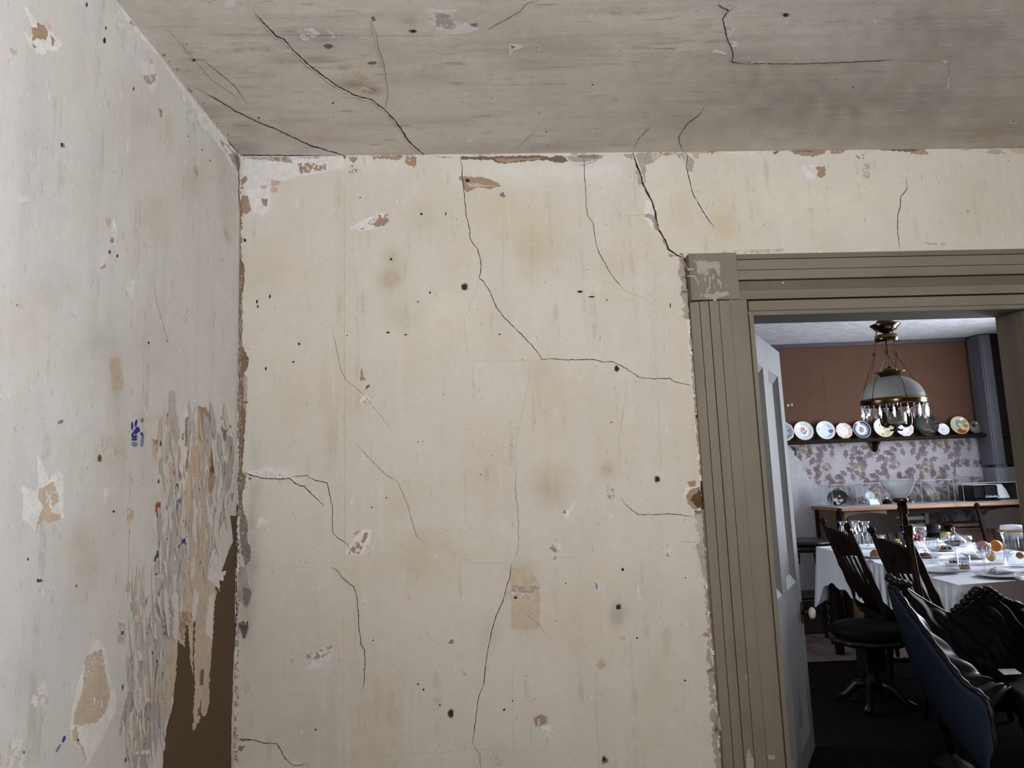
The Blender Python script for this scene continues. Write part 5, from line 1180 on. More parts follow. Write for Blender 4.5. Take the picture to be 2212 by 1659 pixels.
# ---- press-back dining chairs
def make_chair():
    t = thing('dining_chair', 'x', 'chair', (0, 0, 0))
    W = .235
    def bp(x, h): return (x*(1+.05*h), -.2-.18*h, .44+.545*h)          # a point in the leaning back: h 0 seat .. 1 top
    MB().grid(lambda a, b: ((a-.5)*.47*(1-.12*(1-b)), (b-.5)*.44, .452-.012*math.sin(PI*a)*math.sin(PI*b)), 12, 12).build('seat', M_DKWOOD, t, local=True).modifiers.new('b', 'SOLIDIFY').thickness = .032
    for sx in (-1, 1):
        hs = [0, .12, .2, .3, .42, .5, .58, .75, .93, .96]; rs = [.021, .022, .016, .021, .017, .023, .018, .019, .016, .011]
        po = MB().tube([bp(sx*W, h) for h in hs], rs, 10).build('back_post', M_DKWOOD, t, local=True)
        c = np.array(bp(sx*W, 1.0)); MB().lathe([(.0005, -.03), (.011, -.028), (.008, -.018), (.020, -.004), (.022, .008), (.015, .022), (.0005, .028)], c, 10).build('finial', M_DKWOOD, po, local=True)
        MB().tube([(sx*.19, .17, .43), (sx*.195, .175, .33), (sx*.2, .18, .3), (sx*.2, .185, .22), (sx*.205, .19, .12), (sx*.21, .2, 0)], [.02, .024, .016, .022, .018, .013], 10).build('leg', M_DKWOOD, t, local=True)
        MB().tube([(sx*.18, -.17, .43), (sx*.19, -.19, .3), (sx*.2, -.21, .15), (sx*.205, -.225, 0)], [.021, .021, .018, .014], 10).build('leg', M_DKWOOD, t, local=True)
        MB().tube([(sx*.2, .185, .2), (sx*.197, 0, .2), (sx*.196, -.2, .2)], [.009, .013, .009], 8).build('stretcher', M_DKWOOD, t, local=True)
    MB().tube([(-.2, .185, .26), (0, .185, .26), (.2, .185, .26)], [.01, .015, .01], 8).build('stretcher', M_DKWOOD, t, local=True)
    MB().tube([(-.2, -.205, .19), (0, -.205, .19), (.2, -.205, .19)], [.009, .013, .009], 8).build('stretcher', M_DKWOOD, t, local=True)
    N = 24; vs = []
    for i in range(N+1):
        a = i/N*2-1; x = a*W; top = .90+.065*(1-abs(a)**1.6)-.05*math.exp(-((abs(a)-.86)/.09)**2); bot = .665-.03*math.cos(a*PI)*.6+.0
        bow = -.035*(1-a*a)
        for h, dy in ((bot, -.011), (top, -.011), (top, .011), (bot, .011)):
            p = bp(x, h); vs.append((p[0], p[1]+dy+bow, p[2]))
    fs = [(4*i+k, 4*i+(k+1) % 4, 4*i+4+(k+1) % 4, 4*i+4+k) for i in range(N) for k in range(4)]+[(3, 2, 1, 0), (4*N, 4*N+1, 4*N+2, 4*N+3)]
    cr = MB().add(vs, fs).build('crest_rail', M_DKWOOD, t, local=True)
    ring = [(.055*math.cos(a), bp(0, .8)[1]-.05+.0, bp(0, .8)[2]+.028*math.sin(a)) for a in np.linspace(0, 2*PI, 17)]
    MB().tube(ring, .004, 6).build('pressed_ornament', M_DKWOOD, cr, local=True)
    for k in range(6):
        x = (k-2.5)/2.5*.16; a = x/W; b = -.035*(1-a*a)
        p0, p1 = bp(x, .02), bp(x*1.03, .67); mid = bp(x, .35)
        MB().tube([(p0[0], p0[1]+.01, p0[2]), (mid[0], mid[1]+b*.5, mid[2]), (p1[0], p1[1]+b, p1[2])], [.008, .011, .007], 8).build('spindle', M_DKWOOD, t, local=True)
    return t
ch0 = make_chair(); used = [False]
def place_chair(x, y, rz, label):
    c = copy_tree(ch0) if used[0] else ch0; used[0] = True
    c.location = (x, y, 0); c.rotation_euler = (0, 0, rz); c['label'] = label; c['group'] = 'press-back dining chairs around the table'
    return c
def chair_at(px, py, Y, rz, label):
    p = atY(px, py, Y); d = .2+.18; return place_chair(p[0]+math.sin(rz)*-d, p[1]+math.cos(rz)*d, rz, label)
D2R = PI/180
chair_at(1803, 1129, 4.56, -99*D2R, 'dark press-back chair nearest the door, in front of the tall glass vases')
chair_at(1920, 1152, 3.75, -99*D2R, 'dark press-back chair behind the brass torch lamp')
chair_at(1880, 1110, 5.78, 180*D2R, 'dark press-back chair at the far head of the table')
chair_at(2186, 1103, 5.72, 166*D2R, 'dark press-back chair at the right, behind the glass jar')
# slat-back chair under the counter
M_SLAT = paint('grey_brown_wood', (92, 86, 80), .4, .08, 10, (1, 1, .2), spec=.4)
t = thing('slat_back_chair', 'plain dark chair with two straight back slats below the counter', 'chair', (3.5, 6.0, 0))
for x in (3.3, 3.69):
    MB().box(x-.018, x+.018, 6.14, 6.17, 0, .93).build('back_post', M_SLAT, t, bevel=.003); MB().box(x-.016, x+.016, 5.87, 5.90, 0, .43).build('leg', M_SLAT, t, bevel=.003)
for z in (.865, .80): MB().box(3.318, 3.672, 6.145, 6.163, z, z+.035).build('slat', M_SLAT, t, bevel=.003)
MB().box(3.28, 3.71, 5.86, 6.14, .43, .46).build('seat', M_SLAT, t, bevel=.005)
# canister, and brown desk
t = thing('canister', 'black metal canister with a round hat-like lid beyond the table', 'canister', (3.5, 5.66, 0)); M_TIN = paint('dark_tin', (48, 50, 54), .4, .06, 12, metal=.5)
MB().lathe([(.0005, 0), (.085, 0), (.085, .70), (.08, .79), (.0005, .79)], (3.5, 5.735, 0), 28).build('can_body', M_TIN, t)
MB().lathe([(.0005, .793), (.105, .793), (.105, .805), (.065, .81), (.06, .85), (.045, .868), (.0005, .872)], (3.5, 5.735, 0), 28).build('lid', M_BLK, t)
t = thing('wooden_chest', 'brown wooden chest on legs below the counter, under the torn paper', 'chest', (3.98, 6.1, 0)); M_BRN = paint('brown_wood', (92, 66, 54), .45, .1, 10, (.2, 1, 1))
MB().box(3.80, 4.20, 5.97, 6.3, .60, .80).build('chest_body', M_BRN, t, bevel=.01); MB().box(3.79, 4.21, 5.96, 6.31, .805, .83).build('lid', M_BRN, t, bevel=.006)
for x in (3.82, 4.16):
    for y in (5.99, 6.25): MB().box(x, x+.03, y, y+.03, 0, .6).build('leg', M_DKWOOD, t, bevel=.003)

# ---- table and cloth
TZ = .75
NL, FL = atZ(2071, 1265, TZ), atZ(1764, 1182, TZ); NRt = NL+nrm([.38, .06, 0])*1.12; FR = FL+nrm([.9, .1, 0])*1.06
t = thing('dining_table', 'long dining table standing under the white cloth', 'table', ((NL+FR)/2*np.array([1, 1, 0])))
cn = (NL+FL+NRt+FR)/4
ins = lambda p, k: p+(cn-p)*k
m = MB(); qd = [ins(p, .02) for p in (NL, NRt, FR, FL)]; m.hexa([p-np.array([0, 0, .035]) for p in qd]+[p-np.array([0, 0, .006]) for p in qd]); m.build('tabletop', M_DKWOOD, t)
for p in (NL, NRt, FR, FL):
    q = ins(p, .12); MB().lathe([(.0005, 0), (.03, 0), (.034, .1), (.026, .2), (.042, .35), (.03, .5), (.04, .6), (.04, .714), (.0005, .714)], (q[0], q[1], 0), 12).build('leg', M_DKWOOD, t)
per = []; rc = .02; quad = [NL, NRt, FR, FL]; NPE = 60
for i in range(4):
    a, b = quad[i], quad[(i+1) % 4]
    for k in range(NPE):
        f_ = k/NPE; per.append((a+(b-a)*f_, min(f_, 1-f_)*np.linalg.norm(b-a), i+f_))
vs = []; ROW = 12
outn = []
for k in range(len(per)):
    d = nrm(per[(k+1) % len(per)][0]-per[k-1][0]); outn.append(np.array([d[1], -d[0], 0]))
for j in range(ROW+1):
    t_ = j/ROW
    for k, (p, dc, s) in enumerate(per):
        L_ = s*7.0; fold = .5+.5*math.sin(L_*4.1+math.sin(L_*1.3)*1.5)
        corner = math.exp(-(dc/.09)**2)
        out = .004+t_*(.006+.016*fold*(1-corner)+.045*corner)
        drop = .25+.02*math.sin(L_*2.2)+.012*math.sin(L_*9)+.17*math.exp(-(dc/.12)**2)
        q = p+outn[k]*out; vs.append((q[0], q[1], TZ+.003-(1-(1-t_)**1.02)*drop if j else TZ+.003))
n = len(per); fs = [(j*n+k, j*n+(k+1) % n, (j+1)*n+(k+1) % n, (j+1)*n+k) for j in range(ROW) for k in range(n)]
mc = MB().add(vs, fs, True); mc.add([per[k][0]+np.array([0, 0, .003]) for k in range(n)], [tuple(range(n))])
cl = mc.build('tablecloth', M_LINEN); tag(cl, 'white linen tablecloth draped over the dining table', 'tablecloth')

# ---- low pedestal table
t = thing('swivel_stool', 'dark swivel stool with a thick seat and scalloped rim before the chairs', 'stool', (2.1, 4.18, 0))
o_ = (2.1, 4.18, 0)
MB().lathe([(.0005, .35), (.18, .35), (.205, .358), (.215, .372), (.21, .385), (.0005, .388)], o_, 60, wob=lambda c, i: 1+.035*math.cos(10*c)).build('seat_rim', M_BLKWOOD, t)
MB().lathe([(.0005, .389), (.185, .389), (.2, .40), (.2, .43), (.18, .452), (.1, .462), (.0005, .464)], o_, 40).build('seat', M_LEATHER2, t)
MB().box(2.04, 2.16, 4.12, 4.24, .20, .349).build('seat_block', M_BLKWOOD, t, bevel=.01)
MB().lathe([(.0005, .09), (.05, .09), (.055, .13), (.035, .17), (.06, .24), (.045, .30), (.08, .35), (.0005, .35)], o_, 8).build('pedestal', M_BLKWOOD, t)
for k in range(4):
    a = k*PI/2+.9; d = np.array([math.cos(a), math.sin(a), 0]); c0 = np.array(o_)
    MB().tube([c0+d*.03+(0, 0, .13), c0+d*.09+np.array([0, 0, .115]), c0+d*.15+np.array([0, 0, .05]), c0+d*.2+np.array([0, 0, .024])], [.024, .026, .022, .024], 8).build('foot', M_BLKWOOD, t)

# ---- tufted settee
SF = thing('settee', 'black tufted leather settee with carved crest and blue cloth back panel', 'sofa', (2.15, 3.0, 0))
def ap(l): return [atY(*q) for q in l]
def sample(pts, n):
    pts = [np.array(p) for p in pts]; out = []
    for i in range(n):
        u = i/(n-1)*(len(pts)-1); k = min(int(u), len(pts)-2); f_ = u-k
        p0, p1, p2, p3 = pts[max(k-1, 0)], pts[k], pts[k+1], pts[min(k+2, len(pts)-1)]
        out.append(.5*((2*p1)+(-p0+p2)*f_+(2*p0-5*p1+4*p2-p3)*f_**2+(-p0+3*p1-3*p2+p3)*f_**3))
    return out
TOPC = sample(ap([(1924, 1252, 3.18), (1938, 1283, 3.15), (1962, 1318, 3.09), (2005, 1378, 2.99), (2050, 1440, 2.89), (2085, 1482, 2.83), (2122, 1508, 2.78), (2138, 1545, 2.755), (2146, 1620, 2.745)]), 40)
BOTC = sample(ap([(1934, 1285, 3.19), (1949, 1360, 3.19), (1972, 1425, 3.18), (2000, 1490, 3.15), (2036, 1550, 3.05), (2070, 1595, 2.95), (2100, 1630, 2.86), (2125, 1660, 2.8), (2146, 1690, 2.75)]), 40)
MB().grid(lambda a, b: TOPC[int(round(a*39))]*(1-b)+BOTC[int(round(a*39))]*b+np.array([-.012*math.sin(PI*b), 0, 0]), 40, 12).build('side_panel', M_BLUE, SF).modifiers.new('b', 'SOLIDIFY').thickness = .012
# inner face of the arm: rolled fluted leather
def inner(a, b):
    k = int(round(a*79)); T = IT[k]; x_in = T[0]+.075+.05*a
    end = np.array([x_in, max(T[1], 2.86)-.02, .482])
    f_ = T*(1-b)+end*b
    return f_+np.array([.028*math.sin(PI*b)*(1 if b > 0 else 0)+.02*b, 0, .018*math.sin(PI*b)])+np.array([.006, -.0015, .005])*math.sin(a*46+b*3.0)*min(1, b*5)*(1-.5*b)
IT = sample(TOPC[:34], 80)
IT = [p+np.array([.012, 0, .004]) for p in IT]
MB().grid(inner, 80, 20).build('arm_upholstery', M_LEATHER, SF)
MB().tube([p+np.array([.006, 0, .003]) for p in TOPC], [.013+.003*math.sin(k*1.9) for k in range(40)], 8).build('arm_rail', M_BLKWOOD, SF)
MB().tube([p+np.array([-.004, 0, -.022]) for p in TOPC[2:36]], .005, 6).build('arm_bead', M_BLKWOOD, SF)
for k, (x, y, r) in enumerate(((1923, 1250, .02), (1933, 1256, .022), (1945, 1259, .024), (1957, 1262, .022), (1930, 1268, .016), (1920, 1243, .012))): MB().ball(atY(x, y, 3.17), r, 10, 7, (1.2, .9, .8)).build('carved_leaf', M_BLKWOOD, SF)
# back
BC_ = sample(ap([(1950, 1268, 3.18), (1978, 1288, 3.2), (2015, 1310, 3.2), (2050, 1327, 3.2), (2075, 1318, 3.2), (2098, 1297, 3.2), (2112, 1283, 3.2), (2132, 1280, 3.2), (2160, 1298, 3.2), (2190, 1306, 3.2), (2235, 1318, 3.2), (2300, 1330, 3.2)]), 90)
def backf(a, b):
    k = int(round(a*89)); T = BC_[k]; bot = np.array([T[0]+.05, 3.07, .485])
    f_ = T*(1-b)+bot*b; g_ = math.sin(a*40-b*5.5)*math.sin(min(1, b*6)*PI/2)
    dia = math.cos(a*40-b*5.5)*math.cos(a*40*.5+b*14)
    return f_+np.array([0, -.02-.013*g_-.010*dia-.03*math.sin(PI*b), 0])
MB().grid(backf, 90, 30).build('back_upholstery', M_LEATHER2, SF)
MB().add([p+np.array([0, .03, -.01]) for p in BC_]+[np.array([p[0], 3.22, .3]) for p in BC_], [(i, i+1, 91+i, 90+i) for i in range(26, 89)]).build('back_panel', M_BLUE, SF)
MB().tube([p+np.array([0, -.005, 0]) for p in BC_], [.012 if k < 40 else .017+.005*math.sin(k*1.3) for k in range(90)], 8).build('crest_rail', M_BLKWOOD, SF)
for x, y, r in ((2062, 1318, .014), (2072, 1311, .017), (2084, 1300, .017), (2094, 1290, .018), (2104, 1281, .02), (2112, 1275, .022), (2122, 1280, .014), (2131, 1274, .022), (2143, 1281, .02), (2155, 1289, .018), (2168, 1296, .016), (2180, 1300, .014), (2192, 1303, .013), (2205, 1308, .012), (2118, 1290, .016)): MB().ball(atY(x, y, 3.185), r, 10, 7, (1.2, .8, .85)).build('carved_leaf', M_BLKWOOD, SF)
XE = float(BC_[-1][0])
def seatf(a, b):
    x = 2.03+a*(XE-2.03)-.14*(1-a)*(1-b)*0; y = 3.08-b*.40
    return (x-.13*b*(1-a)**6, y, .478+.022*math.sin(PI*min(1, max(0, a)))*math.sin(PI*b)-.03*max(0, b-.85)/.15)
MB().grid(seatf, 40, 20).build('seat', M_LEATHER2, SF); _sm = bpy.data.objects[[c.name for c in SF.children if c.name.startswith('seat')][-1]].modifiers.new('b', 'SOLIDIFY'); _sm.thickness = .09; _sm.offset = 1
MB().box(1.96, XE, 2.69, 2.72, .30, .40).build('front_rail', M_BLKWOOD, SF, bevel=.01)
MB().box(1.98, XE, 3.16, 3.20, .28, .36).build('back_rail', M_BLKWOOD, SF, bevel=.01)
for x, y in ((1.95, 2.735), (XE-.05, 2.735), (2.0, 3.15), (XE-.05, 3.15)):
    lg = MB().tube([(x, y, .38), (x-.005, y-.012, .28), (x, y-.006, .15), (x, y, .045)], [.032, .034, .022, .014], 10).build('leg', M_BLKWOOD, SF)
    MB().lathe([(.0005, 0), (.014, 0), (.016, .012), (.012, .03), (.017, .045), (.0005, .046)], (x, y, 0), 10).build('caster', M_BRASS, lg)
cp = [atZ(x, y, .5035) for x, y in ((2155, 1447), (2192, 1446), (2207, 1456), (2168, 1458))]
tag(MB().prism(cp, (0, 0, .003)).build('notice_card', paint('grey_white_card', (206, 204, 198), .8, .01)), 'blank white notice card lying on the black settee seat', 'card')

# ---- brass torch floor lamp
LY = 3.32; lx = float(atY(1981, 1230, LY)[0]); lz = lambda y: float(atY(1970, y, LY)[2])
FLp = thing('floor_lamp', 'brass torch floor lamp with an upturned moulded glass shade', 'floor lamp', (lx, LY, 0))
o_ = (lx, LY, 0)
MB().lathe([(.0005, 0), (.085, 0), (.09, .012), (.07, .03), (.04, .045), (.025, .07), (.0005, .072)], o_, 28).build('base', M_BLKWOOD, FLp)
MB().lathe([(.0175, .15), (.024, .165), (.026, .2), (.022, .23), (.016, .245)], o_, 20).build('pole_collar', M_BRASS, FLp)
zt_ = lz(1134)
MB().lathe([(.0005, .07), (.018, .072), (.016, .12), (.02, .16), (.014, .2), (.0145, zt_-.28), (.015, zt_-.14), (.018, zt_-.06), (.027, zt_-.004), (.03, zt_), (.026, zt_), (.0005, zt_-.01)], o_, 20).build('pole', M_BRONZE, FLp)
MB().lathe([(.0005, .0), (.012, 0), (.012, lz(1110)-zt_+.02)], (lx, LY, zt_-.008), 12).build('neck', M_BRONZE, FLp)
zc_ = lz(1109); z1_ = lz(1081)
MB().lathe([(.0005, zc_), (.019, zc_), (.02, zc_+.004), (.021, z1_-.008), (.028, z1_-.004), (.029, z1_+.012), (.02, z1_+.014), (.0005, z1_+.014)], o_, 24).build('socket', M_BRASS, FLp)
for dx in (-.028, .028): MB().tube([(lx+dx, LY-.004, z1_+.006), (lx+dx*1.5, LY-.004, z1_+.007)], .004, 6).build('thumb_screw', M_BRASS, FLp)
zs0, zs1 = z1_+.012, lz(1034); hh = zs1-zs0
MB().lathe([(.02, zs0), (.032, zs0+hh*.12), (.046, zs0+hh*.32), (.058, zs0+hh*.55), (.066, zs0+hh*.72), (.067, zs0+hh*.74), (.072, zs0+hh*.97), (.075, zs1), (.0735, zs1), (.066, zs0+hh*.75), (.056, zs0+hh*.55), (.044, zs0+hh*.33), (.03, zs0+hh*.13), (.018, zs0+.003)], o_, 72, wob=lambda c, i: 1+.03*math.cos(24*c)*(i in (6, 7, 8))+.035*abs(math.cos(6*c))*(1 <= i <= 5)+.02*math.cos(18*c+i)*(i == 5)).build('glass_shade', GLM, FLp)
pc = [(lx-.016-.001*k, LY-.012, zc_-.0085*k) for k in range(9)]
for p in pc: MB().ball(p, .0032, 6, 4).build('chain_bead', M_STEEL, FLp)
MB().ball((lx-.026, LY-.012, zc_-.082), .008, 8, 6).build('pull', M_STEEL, FLp)

for _o in FLp.children:                       # the old pole leans a little
    for v in _o.data.vertices: v.co.x -= .09*(v.co.z-.75)
# ---- hanging lamp with prisms
HY = 4.6; hx = float(atY(1930, 870, HY)[0]); hz_ = lambda y: float(atY(1928, y, HY)[2])
HL = thing('hanging_lamp', 'ornate brass hanging oil lamp with an opal shade and glass prisms', 'pendant lamp', (hx, HY, hz_(930)))
o_ = (hx, HY, 0)
def Lp(name, prof, mat, n=32, wob=None, par=None): return MB().lathe(prof, o_, n, wob=wob).build(name, mat, par or HL)
Lp('ceiling_canopy', [(.0005, HD-.03), (.05, HD-.028), (.06, HD-.002), (.0005, HD-.001)], M_BRONZE)
MB().tube([(hx, HY, HD-.03), (hx, HY, hz_(690))], .006, 6).build('hanger_rod', M_BRONZE, HL)
Lp('spring_housing', [(.0005, hz_(684)), (.03, hz_(686)), (.05, hz_(693)), (.058, hz_(701)), (.0005, hz_(701.5))], M_BRONZE)
Lp('smoke_ring', [(.055, hz_(704)), (.088, hz_(700)), (.09, hz_(702)), (.072, hz_(708)), (.066, hz_(712)), (.03, hz_(717)), (.006, hz_(721)), (.0005, hz_(722))], M_BRASS, 32, lambda c, i: 1+.04*abs(math.cos(8*c))*(i in (1, 2)))
for a in (.3, 2.4, 4.5): MB().tube([(hx+.055*math.cos(a), HY+.055*math.sin(a), hz_(714)), (hx+.066*math.cos(a), HY+.066*math.sin(a), hz_(726))], .004, 6).build('strut', M_BRONZE, HL)
Lp('gallery_ring', [(.064, hz_(723)), (.070, hz_(724)), (.072, hz_(731)), (.07, hz_(738)), (.05, hz_(739)), (.03, hz_(738.5)), (.0005, hz_(738))], M_BRASS, 40, lambda c, i: 1+.03*abs(math.cos(12*c))*(i == 0))
MB().tube([(hx-.004, HY, hz_(738)), (hx, HY, hz_(791))], .003, 6).build('chain', M_BRONZE, HL)
Lp('finial_cap', [(.0005, hz_(790)), (.02, hz_(791)), (.036, hz_(796)), (.044, hz_(801)), (.04, hz_(803)), (.0005, hz_(803))], M_BRASS, 28, lambda c, i: 1+.04*math.cos(10*c))
Lp('shade_rim', [(.062, hz_(814)), (.07, hz_(811)), (.094, hz_(805)), (.096, hz_(804)), (.06, hz_(812))], M_BRASS)
RS = .192; z0_, z1_ = hz_(866), hz_(813)
Lp('opal_shade', [(RS*math.cos(a)*.995+.0, z0_+(z1_-z0_)*1.04*math.sin(a)) for a in np.linspace(0, 1.23, 16)], OPAL, 48)
Lp('shade_band', [(RS*.97, z0_-.028), (RS+.004, z0_-.026), (RS+.006, z0_-.018), (RS+.002, z0_-.012), (RS+.008, z0_-.004), (RS+.003, z0_+.004), (RS+.001, z0_+.014), (RS-.002, z0_+.014), (RS-.003, z0_-.02)], M_BRASS, 96, lambda c, i: 1+.006*math.cos(44*c)*(i in (6, 7)))
for a0 in (2.5, .45, 4.1):
    x0_, y0_ = hx+.082*math.cos(a0), HY+.082*math.sin(a0); zk = hz_(763)
    MB().tube([(hx+.068*math.cos(a0), HY+.068*math.sin(a0), hz_(736)), (x0_, y0_, zk)], .0022, 5).build('chain', M_BRONZE, HL)
    kn = MB()
    for k in range(6): kn.ball((x0_+.011*math.cos(k*1.05), y0_, zk+.011*math.sin(k*1.05)), .0055, 6, 4)
    kn.build('chain_rosette', M_BRONZE, HL)
    for da in (-.55, .5):
        MB().tube([(x0_, y0_, zk-.008), (hx+(RS+.004)*math.cos(a0+da)*.86, HY+(RS+.004)*math.sin(a0+da)*.86, z0_+.1), (hx+(RS+.006)*math.cos(a0+da), HY+(RS+.006)*math.sin(a0+da), z0_)], .0022, 5).build('chain', M_BRONZE, HL)
for k in range(30):
    a = 2*PI*k/30; x, y = hx+RS*math.cos(a), HY+RS*math.sin(a); zt2 = z0_-.03
    m = MB().lathe([(.0005, zt2), (.004, zt2-.004), (.0045, zt2-.009), (.0005, zt2-.012)], (x, y, 0), 6)
    m.lathe([(.0005, zt2-.013), (.0055, zt2-.02), (.0085, zt2-.05), (.0075, zt2-.066), (.0005, zt2-.088)], (x, y, 0), 4, X=(math.cos(a*3.7), math.sin(a*3.7), 0), smooth=False)
    m.build('prism', GLP, HL)
zf = hz_(912); 
Lp('font', [(.0005, zf-.012), (.055, zf-.012), (.068, zf), (.069, hz_(892)), (.06, hz_(889)), (.0005, hz_(888))], paint('grey_font_enamel', (112, 112, 106), .3, .05), 32)
Lp('font_base', [(.0005, hz_(929)), (.008, hz_(928)), (.012, hz_(923)), (.03, hz_(919)), (.056, hz_(914)), (.058, hz_(911)), (.0005, hz_(911))], M_BRONZE)
Lp('burner', [(.0005, hz_(889)), (.03, hz_(888)), (.034, hz_(882)), (.024, hz_(876)), (.0005, hz_(876))], M_BRONZE)
Lp('chimney', [(.024, hz_(876)), (.034, hz_(868)), (.026, hz_(852)), (.022, hz_(830)), (.022, hz_(812))], GL, 24)
for s_ in (-1, 1):
    pts = [(hx+s_*.17, HY, z0_-.02), (hx+s_*.10, HY-.01, z0_-.045), (hx+s_*.088, HY-.01, hz_(892)), (hx+s_*.092, HY-.01, hz_(905)), (hx+s_*.085, HY-.01, hz_(917)), (hx+s_*.06, HY-.01, hz_(921)), (hx+s_*.045, HY, hz_(915))]
    MB().tube(sample(pts, 24), [.012]*8+[.016]*8+[.011]*8, 8).build('scroll_arm', M_BRONZE, HL)
    MB().tube([(hx, HY, hz_(926)), (hx+s_*.014, HY, hz_(928)), (hx+s_*.03, HY, hz_(930)), (hx+s_*.04, HY, hz_(929))], [.006, .009, .005, .008], 6).build('finial_wing', M_BRONZE, HL)
Lp('bottom_finial', [(.0005, hz_(936)), (.006, hz_(934)), (.009, hz_(930)), (.006, hz_(926)), (.0005, hz_(925))], M_BRONZE, 12)

# ---- things on the table
def tz(px, py): p = atZ(px, py, TZ+.004); return np.array([p[0], p[1], TZ+.0045])
def vase(px, py, lab):
    p = tz(px, py)
    o = MB().lathe([(.0005, 0), (.03, 0), (.032, .004), (.026, .03), (.026, .07), (.033, .11), (.033, .13), (.022, .165), (.024, .18), (.036, .195), (.034, .195), (.021, .18), (.0195, .165), (.03, .13), (.03, .11), (.023, .07), (.023, .03), (.0005, .01)], p, 24).build('glass_vase', GL)
    tag(o, lab, 'vase', 'hurricane vases at the far end of the table')
vase(1826, 1185, 'leftmost of the four tall clear glass vases'); vase(1846, 1192, 'clear glass vase, second from the left of four'); vase(1853, 1184, 'clear glass vase, third from the left of four'); vase(1874, 1186, 'rightmost of the four tall clear glass vases')
def tumbler(px, py, r, h, lab, rim=None, fill=None):
    p = tz(px, py); t = thing('tumbler', lab, 'glass', p)
    MB().lathe([(.0005, 0), (r*.8, 0), (r*.85, .003), (r, h), (r*.95, h), (r*.8, .008), (.0005, .007)], p, 24).build('glass_body', GL, t)
    if rim: MB().lathe([(r*.97, h-.02), (r*1.01, h-.02), (r*1.015, h+.002), (r*.95, h+.002)], p, 24).build('rim', rim, t)
    if fill: MB().lathe([(.0005, .008), (r*.78, .009), (r*.86, fill[1]), (.0005, fill[1])], p, 20).build('drink', fill[0], t)
M_GOLD = paint('gold_rim', (190, 150, 70), .3, .05, metal=.8)
M_AMB = glassy('amber_drink', (.75, .5, .15), .1, (tuple(lin((150, 112, 40))), .5)); M_JAM = glassy('purple_jam', (.2, .05, .08), .02, (tuple(lin((58, 22, 34))), .95))
tumbler(1899, 1184, .047, .09, 'clear ribbed glass tumbler behind the second chair')
tumbler(2044, 1172, .036, .075, 'gold rimmed glass tumbler at the far edge of the table', M_GOLD)
tumbler(2084, 1233, .034, .085, 'clear tumbler with amber contents near the front of the table', None, (M_AMB, .03))
def goblet(px, py, r, hb, hs, lab, twist=False):
    p = tz(px, py); t = thing('goblet', lab, 'glass', p, 0, 'goblets on the dining table')
    MB().lathe([(.0005, 0), (r*.85, .001), (r*.8, .005), (.008, .01), (.0005, .011)], p, 24).build('foot', GL, t)
    MB().lathe([(.006, .009), (.0045, hs*.3), (.009, hs*.5), (.005, hs*.62), (.008, hs*.8), (.006, hs)], p, 12, wob=(lambda c, i: 1+.15*math.cos(3*c+i)) if twist else None).build('stem', GLK, t)
    MB().lathe([(.0005, hs), (r*.5, hs+hb*.08), (r*.85, hs+hb*.35), (r, hs+hb*.7), (r*.98, hs+hb), (r*.95, hs+hb), (r*.96, hs+hb*.7), (r*.8, hs+hb*.36), (.0005, hs+hb*.1)], p, 28).build('bowl', GL, t)
goblet(1991, 1184, .046, .095, .055, 'goblet standing at the left of the red flowers, farthest back'); goblet(2017, 1216, .044, .10, .045, 'goblet beside the torch lamp column, in front of a plate'); goblet(2128, 1234, .042, .085, .065, 'goblet with a twisted stem in front of the fruit bowl', True)
# covered compote
p = tz(2066, 1207); t = thing('covered_compote', 'footed glass compote of dark jam with a pointed lid', 'compote', p)
MB().lathe([(.0005, 0), (.036, .001), (.034, .006), (.008, .012), (.006, .05), (.01, .06), (.02, .066)], p, 24).build('foot', GLK, t)
MB().lathe([(.012, .066), (.045, .078), (.062, .10), (.066, .115), (.063, .115), (.058, .10), (.04, .08), (.0005, .072)], p, 28).build('bowl', GL, t)
MB().lathe([(.0005, .073), (.04, .081), (.056, .098), (.058, .106), (.0005, .108)], p, 24).build('jam', M_JAM, t)
MB().lathe([(.067, .117), (.06, .124), (.04, .142), (.018, .158), (.008, .163), (.007, .17), (.012, .18), (.008, .19), (.0005, .193)], p, 24).build('lid', GL, t)
p = tz(2081, 1196); lathe_thing('glass_bowl', 'clear round glass bowl standing behind the jam compote', 'bowl', [(.0005, 0), (.03, 0), (.034, .02), (.058, .05), (.062, .09), (.06, .115), (.058, .115), (.058, .09), (.054, .052), (.0005, .01)], p, GL)
# low dishes and plates
def dishes(px, py, r, h, lab, mat, inner=None, name='plate', cat='plate'):
    p = tz(px, py); t = thing(name, lab, cat, p)
    MB().lathe([(.0005, 0), (r*.55, 0), (r*.6, .003), (r*.97, h), (r, h+.002), (r*.96, h+.002), (r*.58, .006), (.0005, .005)], p, 32).build('dish_body', mat, t)
    if inner:
        for k in range(inner[1]):
            a = k*2.4; rr = r*.42*math.sqrt(k/max(1, inner[1])); MB().ball(p+np.array([rr*math.cos(a), rr*math.sin(a), h*.6+.006]), inner[2]*R.uniform(.8, 1.15), 8, 6).build('food', inner[0][k % len(inner[0])], t)
M_RED = paint('red_fruit', (122, 32, 36), .4, .1); M_GRN = paint('green_grape', (140, 146, 70), .3, .1, 20); M_BREAD = paint('bread_crust', (164, 114, 66), .8, .15, 20); M_DGR = paint('dark_green', (48, 56, 34), .6, .1)
dishes(2062, 1222, .07, .022, 'silver edged dish of red relish beside the amber tumbler', GLK, ([M_RED, M_JAM], 9, .011), 'relish_dish', 'dish')
dishes(2030, 1236, .10, .012, 'white dinner plate at the near left corner of the table', M_CHINA)
dishes(2000, 1203, .10, .012, 'white dinner plate behind the second goblet', M_CHINA, ([M_BREAD, M_RED], 4, .014))
